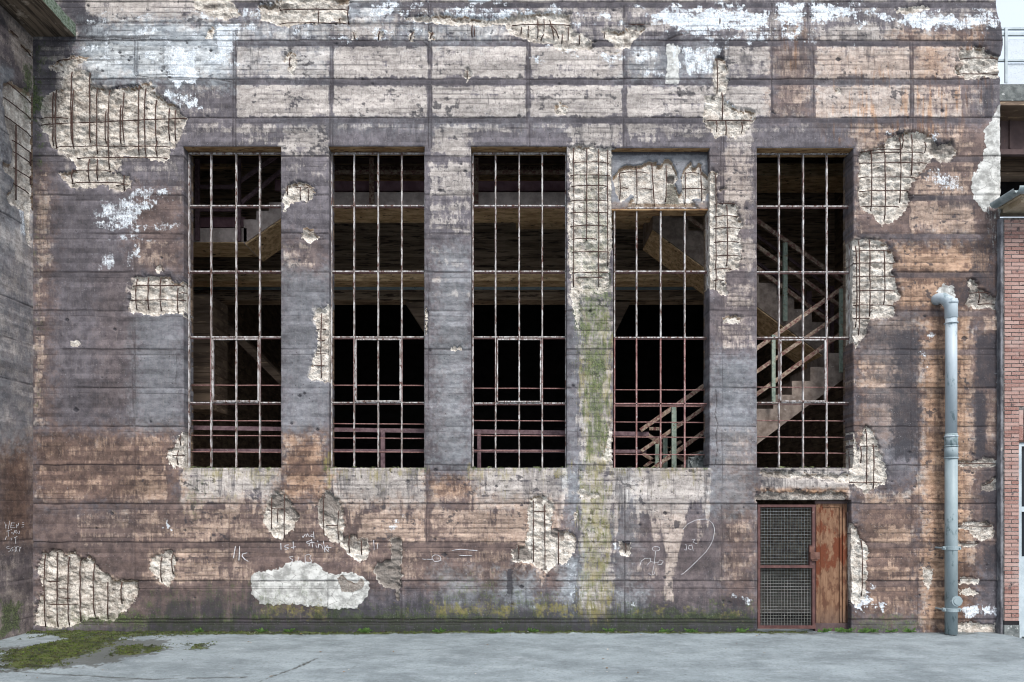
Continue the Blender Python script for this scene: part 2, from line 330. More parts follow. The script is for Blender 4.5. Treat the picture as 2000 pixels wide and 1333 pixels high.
def mat_rustpanel():
    t = NT('rusty_door_leaf')
    n = t.noise(3.2, (1.3, 1, .7), 7, .65, (1.7, 0, 4.2)); s = t.noise(18, (2, 1, .2), 5, .7); f = t.noise(60)
    c = t.mix(t.ss(s, .3, .7), (.15, .078, .044), (.25, .145, .088)); c = t.mix(t.ss(t.noise(7, (1.4, 1, .8), 6, .7, (4, 4, 1)), .46, .62), c, (.10, .045, .026))
    sp = t.n.new('ShaderNodeSeparateXYZ'); t.l.new(t.tc, sp.inputs[0])
    zc = t.m('SUBTRACT', 1.0, t.m('ABSOLUTE', t.m('DIVIDE', t.m('SUBTRACT', sp.outputs[2], 1.30), .75)))
    c = t.mix(t.ss(t.m('ADD', n, t.m('MULTIPLY', zc, .16)), .57, .64), c, t.mix(f, (.075, .020, .010), (.17, .050, .020)))
    low = t.ss(t.m('ADD', sp.outputs[2], t.m('MULTIPLY', n, .4)), .62, .30)
    c = t.mix(t.m('MULTIPLY', low, .55), c, (.105, .075, .062)); t.bump(s, .003); return t.out(c, .7)
M['rustp'] = mat_rustpanel()

# ------------------------------------------------------------------ THE HALL: facade as one displaced sheet
hall = tag(empty('concrete_hall', (0, 0, 0)), 'derelict concrete hall with five tall glassless windows, flaking dark coating and exposed rebar', 'building')
WIN = [(358, 287, 549, 914), (642, 287, 829, 914), (920, 287, 1107, 914), (1197, 290, 1386, 914), (1478, 290, 1667, 914)]
DOOR = (1479, 977, 1663, 1242)
PANEL = (1197, 290, 1386, 403)
g = Grid([64, 358, 549, 642, 829, 920, 1107, 1197, 1386, 1478, 1479, 1663, 1667, 1953], [-70, 287, 290, 403, 914, 977, 1242], 1.9)
LAYERS = ['L', 'T', 'W', 'G', 'K', 'S', 'C', 'Ye', 'J', 'B', 'U', 'O']
g.new(*LAYERS)
p = g.paint
# --- base coverage of bare light concrete (rest is dark coating)
def Lb(x0, y0, x1, y1, v, e=9, w=8, k='board', sd=3): p('L', (x0, y0, x1, y1), v, e, w, k, sd)
g.L['L'][:] = .05
Lb(64, -80, 1960, 12, .52, 10, 10, 'iso'); Lb(64, 12, 1960, 80, .42, 10, 10, 'iso')
Lb(160, -80, 440, 44, .80, 10, 16, 'iso'); Lb(690, 0, 780, 45, .6); Lb(790, -80, 1100, 18, .65); Lb(440, 50, 640, 76, .62); Lb(650, 50, 835, 76, .66); Lb(845, 50, 1000, 76, .6)
Lb(1110, 20, 1220, 50, .55); Lb(1110, 52, 1200, 76, .45); Lb(1225, 20, 1290, 50, .5); Lb(1600, 60, 1910, 80, .8)
for x0, x1, v in ((75, 170, .5), (172, 263, .85), (268, 410, .8), (410, 454, .6), (460, 645, .78), (651, 835, .88), (842, 1028, .85), (1035, 1217, .92), (1223, 1300, .5), (1303, 1325, 1.1), (1330, 1405, .5), (1412, 1505, .70), (1509, 1587, .34), (1592, 1778, .84), (1783, 1905, .78), (1905, 1953, .3)): Lb(x0, 88, x1, 152, v, 4, 4)
for x0, x1, v in ((300, 454, .35), (460, 645, .85), (651, 835, .88), (842, 1028, .84), (1035, 1217, .92), (1223, 1400, .86), (1412, 1505, .82), (1509, 1587, .38), (1592, 1778, .95), (1783, 1880, .70), (1880, 1953, .28)): Lb(x0, 167, x1, 229, v, 4, 3)
for x0, y0, x1, y1, v in ((340, 242, 540, 262, .42), (470, 242, 545, 280, .5), (553, 242, 641, 304, .82), (655, 242, 835, 254, .62), (655, 254, 835, 285, .12), (843, 242, 920, 304, .85), (925, 242, 1105, 258, .5), (1110, 242, 1215, 288, .85), (1225, 242, 1385, 272, .62), (1413, 242, 1472, 400, .74), (1475, 242, 1670, 262, .30), (1668, 242, 1790, 292, .60), (1790, 242, 1910, 305, .48),
    (553, 320, 640, 345, .38), (555, 480, 612, 520, .58), (560, 532, 640, 600, .16), (552, 850, 641, 912, .50), (553, 700, 641, 840, .10),
    (838, 318, 918, 385, .80), (840, 395, 917, 406, .62), (840, 408, 917, 440, .5), (840, 444, 917, 450, .75), (842, 485, 900, 497, .48), (840, 505, 900, 517, .52), (850, 545, 915, 549, .55), (850, 573, 915, 577, .65), (850, 700, 905, 880, .18),
    (1415, 405, 1475, 455, .5), (1440, 458, 1476, 530, .68), (1415, 556, 1470, 602, .52), (1410, 612, 1475, 682, .42), (1388, 685, 1475, 840, .18), (1415, 845, 1475, 912, .34),
    (1668, 294, 1690, 460, .5), (1780, 320, 1900, 382, .60), (1780, 397, 1905, 458, .74), (1745, 472, 1930, 482, .5), (1750, 484, 1928, 530, .88), (1755, 548, 1840, 600, .60), (1695, 624, 1790, 652, .62), (1790, 624, 1850, 650, .5), (1672, 706, 1755, 718, .72), (1672, 724, 1758, 735, .6), (1672, 740, 1768, 756, .72), (1672, 790, 1750, 835, .3),
    (1795, 655, 1850, 1230, .72), (1866, 600, 1902, 1100, .74), (1902, 640, 1945, 655, .5), (1925, 775, 1948, 870, .5), (1925, 620, 1946, 648, .6), (1670, 840, 1790, 905, .14), (1690, 960, 1785, 985, .6), (1672, 998, 1790, 1030, .3), (1705, 1032, 1788, 1062, .72), (1695, 1075, 1790, 1095, .45), (1700, 1110, 1785, 1136, .5), (1690, 1150, 1790, 1200, .40),
    (70, 340, 98, 520, .62), (68, 520, 86, 830, .55), (240, 300, 355, 360, .30), (270, 470, 350, 480, .42), (262, 484, 345, 520, .34), (345, 370, 360, 400, .5),
    (72, 846, 262, 905, .30), (72, 910, 262, 983, .38), (265, 850, 350, 905, .42), (265, 918, 330, 983, .60), (150, 1000, 260, 1060, .44), (262, 1000, 360, 1060, .40), (360, 998, 450, 1060, .60), (452, 998, 640, 1060, .44), (280, 1075, 450, 1137, .55), (452, 1075, 500, 1137, .50), (560, 1075, 660, 1100, .40),
    (350, 918, 545, 983, .92), (552, 925, 640, 983, .62), (640, 918, 829, 983, .98), (836, 925, 922, 983, .55), (922, 918, 1030, 983, .80), (1030, 918, 1106, 983, .62), (700, 997, 832, 1058, .74), (838, 997, 1026, 1058, .68), (660, 1074, 832, 1136, .40), (838, 1074, 1026, 1098, .42), (838, 1100, 1026, 1136, .26),
    (1130, 598, 1195, 912, .72), (1130, 916, 1195, 1210, .80), (1197, 918, 1386, 962, 1.0), (1487, 922, 1660, 964, .95), (1400, 918, 1476, 983, .16), (1405, 1000, 1476, 1060, .36), (1405, 1074, 1476, 1140, .40), (1212, 1100, 1290, 1138, .34), (1230, 1000, 1290, 1060, .26), (1215, 1150, 1300, 1180, .22), (840, 1150, 1100, 1180, .22), (560, 1140, 1000, 1150, .2)):
    Lb(x0, y0, x1, y1, v)
# drips and wedges of washed-clean concrete
p('L', [(1285, 960), (1345, 960), (1338, 1010), (1330, 1060), (1318, 1110), (1312, 1172), (1302, 1172), (1299, 1090), (1292, 1010)], 1.0, 4, 4, 'drip', 5)
p('L', [(1198, 955), (1212, 955), (1228, 988), (1216, 1000), (1204, 1060), (1199, 1140), (1197, 1140)], .85, 4, 4, 'drip', 6)
p('L', [(1030, 955), (1075, 960), (1072, 1110), (1062, 1150), (1055, 1150), (1045, 1100), (1000, 1095), (1022, 1010)], .8, 5, 5, 'drip', 7)
p('L', [(1083, 1100), (1098, 1100), (1092, 1130), (1088, 1135)], .85, 3, 3, 'drip', 8)
p('L', [(1355, 1010), (1372, 1010), (1374, 1050), (1362, 1066)], .62, 4, 4, 'drip', 8)
p('L', [(1272, 1020), (1286, 1015), (1290, 1050), (1276, 1058)], .72, 4, 3, 'drip', 8)
for x0, x1, y0, y1 in ((1232, 1252, 945, 990), (1253, 1276, 962, 990), (1350, 1362, 952, 990), (1388, 1392, 930, 980), (1205, 1222, 940, 1200), (1060, 1126, 965, 1090), (1085, 1128, 925, 1180)):
    p('L', [(x0, y1), (x0 + 2, (y0 + y1) / 2), ((x0 + x1) / 2, y0), (x1 - 2, (y0 + y1) / 2), (x1, y1)], .05, 4, 5, 'drip', 9)
for x0, x1, y0, y1, v in ((366, 378, 930, 975, .5), (440, 462, 925, 985, .55), (520, 545, 930, 975, .45), (640, 655, 930, 1060, .35), (800, 829, 925, 985, .55), (925, 945, 925, 960, .6), (470, 510, 950, 985, .6)):
    p('L', [(x0, y1), (x0 + 3, y0 + 12), ((x0 + x1) / 2, y0), (x1 - 3, y0 + 10), (x1, y1)], v, 5, 6, 'drip', 10)
# dark smears
for pts, v in (([(90, -80), (150, -80), (165, 20), (200, 42), (168, 60), (150, 50)], .1), ([(152, 52), (215, 52), (212, 82), (165, 84), (150, 70)], .12), ([(85, 125), (120, 130), (118, 172), (95, 185), (78, 200), (74, 150)], .12), ([(110, 290), (140, 312), (128, 322), (112, 312), (105, 300)], .1), ([(112, 318), (142, 350), (132, 372), (96, 378), (94, 340)], .08), ([(233, 304), (262, 312), (260, 372), (246, 366), (238, 336), (225, 332)], .1), ([(174, 90), (218, 92), (200, 104), (176, 106)], .15), ([(440, 150), (458, 150), (456, 215), (436, 212)], .15),
    ([(1296, 62), (1316, 52), (1322, 80), (1345, 100), (1328, 130), (1326, 152), (1300, 150), (1298, 110), (1282, 85)], .05), ([(1925, 55), (1953, 35), (1953, 120), (1930, 106), (1910, 80)], .05), ([(1870, 40), (1900, 60), (1880, 80), (1860, 66)], .2)): p('L', pts, v, 6, 8, 'iso', 11)
# --- warm rusty-brown ground tone
for x0, y0, x1, y1, v in ((64, 840, 350, 990, .68), (64, 990, 640, 1215, .48), (550, 845, 641, 985, .85), (836, 930, 925, 985, .8), (640, 990, 1100, 1140, .34), (1405, 840, 1476, 1200, .55), (1200, 1000, 1400, 1200, .25), (1668, 240, 1953, 470, .55), (1740, 470, 1953, 620, .85), (1668, 620, 1795, 870, .75), (1795, 600, 1905, 1240, .92), (1900, 600, 1953, 1100, .6), (1668, 960, 1795, 1210, .7), (1750, 60, 1925, 90, .75), (1590, 88, 1905, 230, .34), (1510, 88, 1588, 230, .45), (1388, 290, 1476, 690, .22), (255, 370, 360, 530, .5), (555, 470, 641, 540, .35), (840, 480, 918, 880, .15), (190, 520, 262, 800, .18), (1200, 640, 1386, 912, .2), (64, 330, 100, 830, .5), (1800, 88, 1840, 152, .7)):
    p('T', (x0, y0, x1, y1), v, 26, 26, 'iso', 12)
# --- pale bluish wash
for x0, y0, x1, y1, v in ((160, 45, 455, 160, .95), (440, 45, 640, 82, .5), (560, 0, 760, 45, .6), (770, 46, 980, 80, .5), (1220, 88, 1405, 152, .45), (460, 90, 640, 150, .28), (1600, 160, 1780, 200, .25), (545, 240, 1110, 250, .2), (1112, 600, 1130, 910, .3), (1205, 640, 1240, 1180, .3), (1100, 1090, 1130, 1210, .8), (1205, 1160, 1260, 1215, .6), (980, 1120, 1040, 1190, .7), (860, 1120, 930, 1180, .4), (850, 480, 918, 912, .45), (556, 530, 640, 840, .30), (265, 600, 358, 840, .30), (1388, 700, 1470, 912, .4), (1110, 920, 1130, 1010, .6), (1385, 918, 1476, 1000, .4), (1690, 620, 1790, 900, .22)):
    p('U', (x0, y0, x1, y1), v, 26, 30, 'iso', 13)
# --- white lime bloom
for pts, v in (([(1262, 30), (1300, 15), (1360, 22), (1420, 18), (1500, 24), (1500, 55), (1460, 62), (1420, 58), (1370, 68), (1330, 62), (1300, 46)], .95), ([(1515, 6), (1572, 8), (1574, 50), (1530, 52), (1514, 40)], .9), ([(1578, 6), (1640, 10), (1700, 20), (1760, 40), (1770, 20), (1850, 30), (1925, 30), (1940, 55), (1900, 55), (1800, 56), (1700, 30), (1640, 34), (1600, 50), (1580, 40)], .85),
    ([(540, -70), (682, -70), (681, 10), (600, 6), (545, 10)], .6), ([(505, 12), (560, 20), (680, 18), (680, 44), (560, 48), (505, 35)], .66), ([(720, 10), (770, 22), (750, 34), (722, 28)], .75), ([(780, 22), (830, 28), (860, 40), (990, 42), (1000, 20), (940, 16), (870, 30)], .62), ([(1000, 18), (1100, 25), (1112, 48), (1020, 44)], .8),
    ([(320, 90), (345, 95), (385, 100), (386, 165), (340, 168), (325, 150)], .86), ([(422, 50), (468, 46), (460, 80), (445, 110), (428, 110)], .82), ([(385, 18), (400, 10), (420, 40), (395, 40)], .55), ([(470, 15), (500, 18), (496, 40), (470, 36)], .6), ([(310, 180), (390, 185), (392, 212), (350, 215), (330, 200)], .58),
    ([(1235, 98), (1290, 96), (1288, 115), (1250, 120)], .72), ([(1240, 122), (1285, 128), (1270, 145), (1245, 140)], .5), ([(1330, 95), (1400, 92), (1396, 145), (1345, 148)], .56), ([(1360, 65), (1500, 68), (1500, 84), (1420, 82), (1380, 84)], .55), ([(1165, 102), (1215, 104), (1214, 120), (1180, 118)], .66), ([(1380, 190), (1400, 182), (1435, 200), (1432, 222), (1380, 222)], .72), ([(1040, 88), (1140, 84), (1150, 98), (1060, 98)], .5),
    ([(262, 368), (318, 370), (318, 378), (264, 380)], .62), ([(190, 398), (262, 385), (280, 400), (262, 452), (230, 445), (205, 425)], .57), ([(268, 390), (310, 388), (300, 410), (270, 425)], .56), ([(195, 500), (228, 492), (226, 525), (196, 527)], .62), ([(262, 468), (276, 468), (272, 505), (262, 500)], .6), ([(245, 490), (262, 490), (262, 525), (246, 520)], .48),
    ([(1800, 330), (1870, 335), (1880, 372), (1840, 378), (1806, 352)], .54), ([(1815, 258), (1835, 262), (1830, 276), (1818, 270)], .6), ([(1735, 256), (1748, 258), (1744, 266)], .6), ([(1515, 60), (1560, 60), (1556, 76), (1516, 76)], .6), ([(1905, 62), (1930, 58), (1920, 72)], .6), ([(1670, 85), (1672, 85), (1668, 100), (1664, 98)], .6),
    ([(1667, 1150), (1688, 1150), (1706, 1170), (1700, 1190), (1680, 1192), (1667, 1184)], .86), ([(1712, 1172), (1732, 1180), (1724, 1192), (1710, 1188)], .75), ([(1700, 1148), (1712, 1146), (1710, 1152)], .7), ([(1432, 1162), (1455, 1162), (1468, 1172), (1462, 1180), (1445, 1172)], .62), ([(1225, 1178), (1240, 1176), (1238, 1184), (1228, 1183)], .66), ([(1876, 1187), (1950, 1185), (1952, 1200), (1900, 1204), (1878, 1196)], .8), ([(1810, 655), (1830, 652), (1826, 660), (1812, 663)], .7), ([(1795, 688), (1812, 686), (1808, 693)], .68), ([(1808, 718), (1822, 716), (1820, 722)], .66), ([(1935, 1180), (1942, 1178), (1940, 1190)], .5), ([(1947, 730), (1950, 730), (1957, 752), (1953, 754)], .8), ([(320, 1015), (328, 1016), (334, 1034), (324, 1026)], .9), ([(795, 1010), (770, 1012), (752, 1040), (762, 1044)], .5), ([(1198, 1055), (1206, 1052), (1204, 1075), (1198, 1075)], .8)):
    p('W', pts, .17 + v * .68, 9, 12, 'edge', 14)
wr_ = np.random.RandomState(21)
for (xa_, ya_, xb_, yb_, n_, v_) in ((170, 0, 460, 150, 26, .62), (440, 0, 1000, 46, 34, .70), (460, 48, 840, 78, 22, .55), (1000, 10, 1270, 60, 14, .62), (1230, 88, 1400, 150, 12, .62), (1270, 5, 1945, 62, 34, .72), (1420, 60, 1600, 84, 10, .62), (180, 375, 345, 470, 26, .60), (1040, 86, 1230, 120, 8, .6)):
    for k_ in range(n_):
        x_ = wr_.uniform(xa_, xb_); y_ = wr_.uniform(ya_, yb_); a_ = wr_.uniform(6, 26); h__ = wr_.uniform(2.5, 9)
        p('W', [(x_ - a_, y_), (x_ - a_ * .3, y_ - h__), (x_ + a_, y_ - h__ * .3), (x_ + a_ * .5, y_ + h__)], v_ * wr_.uniform(.8, 1.15), 7, 8, 'edge', 14)
for (x_, y_, l_, v_) in ((350, 95, 75, .85), (372, 100, 62, .8), (434, 50, 66, .85), (452, 48, 40, .8), (330, 98, 40, .6), (1345, 92, 50, .6), (1318, 88, 40, .5), (205, 60, 60, .5), (1190, 60, 30, .6), (1205, 380, 10, .1)):
    p('W', [(x_ - 7, y_), (x_ + 7, y_), (x_ + 3, y_ + l_), (x_ - 3, y_ + l_)], v_, 5, 6, 'drip', 14)
p('W', (1104, 1100, 1126, 1190), .40, 10, 8, 'drip', 15)
# --- grey-white cement patches
for pts in ([(1949, 205), (1960, 205), (1960, 430), (1935, 428), (1915, 408), (1905, 388), (1897, 365), (1900, 345), (1915, 317), (1925, 287), (1922, 252), (1938, 236)], [(1836, 562), (1846, 557), (1862, 559), (1866, 575), (1864, 605), (1846, 603), (1833, 592), (1831, 574)],
    [(492, 1121), (520, 1116), (545, 1112), (561, 1099), (590, 1095), (628, 1108), (634, 1118), (650, 1122), (669, 1116), (709, 1125), (721, 1139), (717, 1165), (696, 1187), (649, 1190), (600, 1182), (567, 1181), (510, 1180), (492, 1160)], [(1303, 88), (1326, 88), (1327, 166), (1301, 164)]):
    p('C', pts, 1.0 if pts[0][0] > 400 else .8, 2.5, 5, 'iso', 16)
p('C', (1302, 92, 1326, 164), .55, 3, 4, 'drip', 17)
p('C', (1925, 400, 1953, 520), .42, 10, 8, 'drip', 18)
# --- algae
def Gp(x0, y0, x1, y1, v, e=14, w=10, k='iso'): p('G', (x0, y0, x1, y1), v * .95, e * 1.5, w * 1.9, k, 19)
Gp(64, 1176, 1478, 1245, .50, 22, 16); Gp(300, 1195, 1478, 1245, .62, 14, 10); Gp(140, 1205, 1478, 1217, .85, 5, 6); Gp(1667, 1198, 1790, 1245, .55); Gp(480, 1140, 620, 1210, .42, 20, 18, 'drip'); Gp(280, 1140, 470, 1200, .42, 18, 14, 'drip')
Gp(72, 80, 88, 330, .62, 8, 10); Gp(60, 150, 74, 240, .9, 5, 5); Gp(90, 90, 105, 170, .48, 8, 8); Gp(64, 330, 80, 800, .38, 8, 10)
Gp(1128, 560, 1190, 700, .46, 14, 12); Gp(1145, 600, 1182, 800, .50, 12, 12, 'drip'); Gp(1140, 800, 1172, 930, .42, 10, 10, 'drip'); Gp(1130, 930, 1195, 1215, .44, 12, 12, 'drip'); Gp(1150, 720, 1166, 750, .95, 6, 6); Gp(1176, 468, 1186, 480, .95, 5, 5); Gp(1142, 492, 1150, 510, .9, 5, 4); Gp(1146, 345, 1172, 420, .62, 8, 8); Gp(1150, 350, 1168, 372, .8, 5, 5); Gp(1142, 420, 1190, 440, .52, 10, 8)
Gp(850, 1118, 1000, 1200, .42, 18, 14); Gp(980, 1150, 1120, 1210, .42, 18, 14); Gp(355, 930, 400, 985, .42, 10, 10, 'drip'); Gp(360, 985, 400, 1020, .35); Gp(170, 60, 300, 130, .22, 20, 20)
def Yp(x0, y0, x1, y1, v, e=12, w=10, k='drip'): p('Ye', (x0, y0, x1, y1), v * .95, e * 1.8, w * 2.2, 'iso' if y1 > 1150 else k, 20)
Yp(358, 915, 546, 945, .46); Yp(410, 940, 448, 975, .6, 8, 6); Yp(640, 914, 830, 932, .5, 8); Yp(735, 920, 760, 950, .7, 6); Yp(920, 914, 1106, 930, .5, 8); Yp(925, 915, 940, 960, .6, 6); Yp(1130, 600, 1195, 1215, .40); Yp(1180, 700, 1192, 860, .6, 5); Yp(1340, 918, 1386, 945, .5, 8)
Yp(500, 1175, 640, 1210, .66); Yp(840, 1175, 1000, 1212, .66); Yp(1045, 1172, 1120, 1205, .75); Yp(1230, 1182, 1300, 1210, .62); Yp(1340, 1190, 1470, 1212, .6); Yp(1135, 1140, 1190, 1200, .55); Yp(765, 1190, 800, 1215, .55); Yp(640, 1195, 700, 1212, .5); Yp(630, 890, 645, 950, .66, 6)
for a, c in ((358, 549), (636, 830), (918, 1108), (1197, 1386)):
    p('Ye', (a, 914, c, 934), .46, 10, 12, 'drip', 61); p('G', (a, 912, c, 918), .5, 4, 6, 'drip', 62)
    p('Ye', (a + 30, 935, c - 60, 965), .34, 14, 20, 'drip', 64)
p('Ye', (1132, 600, 1196, 1215), .56, 12, 18, 'drip', 65); p('G', (1138, 430, 1188, 900), .64, 12, 22, 'drip', 66); p('G', (1134, 900, 1190, 1215), .40, 14, 20, 'drip', 67)
p('T', (262, 985, 1100, 1150), .55, 30, 26, 'iso', 68)
# --- soot and other darkening
K_=1
def Kp(x0, y0, x1, y1, v, e=10, w=8, k='drip'): p('K', (x0, y0, x1, y1), v, e, w, k, 21)
Kp(64, 1150, 1478, 1245, .38, 22, 22); Kp(64, 1186, 1478, 1245, .62, 16, 16); Kp(64, 1212, 1478, 1245, .9, 6, 6); Kp(64, 1130, 290, 1240, .3, 20, 10); Kp(1668, 610, 1795, 700, .42, 20, 18, 'iso'); Kp(1740, 650, 1798, 900, .62, 14, 12, 'iso'); Kp(1668, 770, 1790, 790, .5, 6, 5); Kp(1904, 650, 1950, 760, .62, 8, 6, 'iso'); Kp(1905, 765, 1928, 900, .66, 8, 6, 'iso'); Kp(1915, 880, 1953, 1040, .55, 14, 8, 'iso'); Kp(1920, 1060, 1953, 1170, .5, 12, 8, 'iso')
Kp(1835, 540, 1900, 600, .5, 14, 12, 'iso'); Kp(1925, 40, 1953, 110, .55, 10, 8, 'iso'); Kp(1300, 60, 1326, 90, .75, 8, 6, 'iso'); Kp(1325, 70, 1350, 110, .45, 8, 6, 'iso'); Kp(1440, 100, 1475, 140, .48, 10, 10, 'iso'); Kp(1402, 80, 1416, 115, .66, 6, 5, 'iso'); Kp(1920, 165, 1940, 235, .55, 6, 6); Kp(1780, 440, 1953, 475, .3); Kp(1895, 470, 1953, 600, .5, 10, 8, 'iso'); Kp(1850, 390, 1910, 410, .45, 5, 5)
Kp(150, 50, 215, 84, .4, 8, 8, 'iso'); p('K', [(84,-70),(150,-70),(150,-5),(172,25),(205,42),(172,62),(150,50),(120,20)], .6, 8, 10, 'iso', 29); Kp(100, 330, 262, 520, .22, 20, 10, 'iso'); Kp(100, 500, 262, 560, .30, 12, 10, 'iso'); Kp(64, 80, 82, 330, .4, 6, 6, 'iso'); Kp(1360, 1000, 1365, 1005, .9, 2, 1); Kp(1318, 1020, 1326, 1032, .95, 3, 3, 'iso'); Kp(745, 988, 753, 996, .95, 2, 2, 'iso')
Kp(990, 1110, 1002, 1160, .8, 3, 4, 'iso'); Kp(440, 960, 452, 1215, .25, 6, 4); Kp(830, 920, 838, 1060, .3, 4, 3)
Kp(340, 283, 560, 288, .5, 2, 1); Kp(640, 283, 832, 288, .5, 2, 1); Kp(918, 283, 1110, 288, .5, 2, 1); Kp(1195, 286, 1390, 291, .5, 2, 1); Kp(1476, 286, 1670, 291, .5, 2, 1)  # thin darker strip along the top edge of each window opening
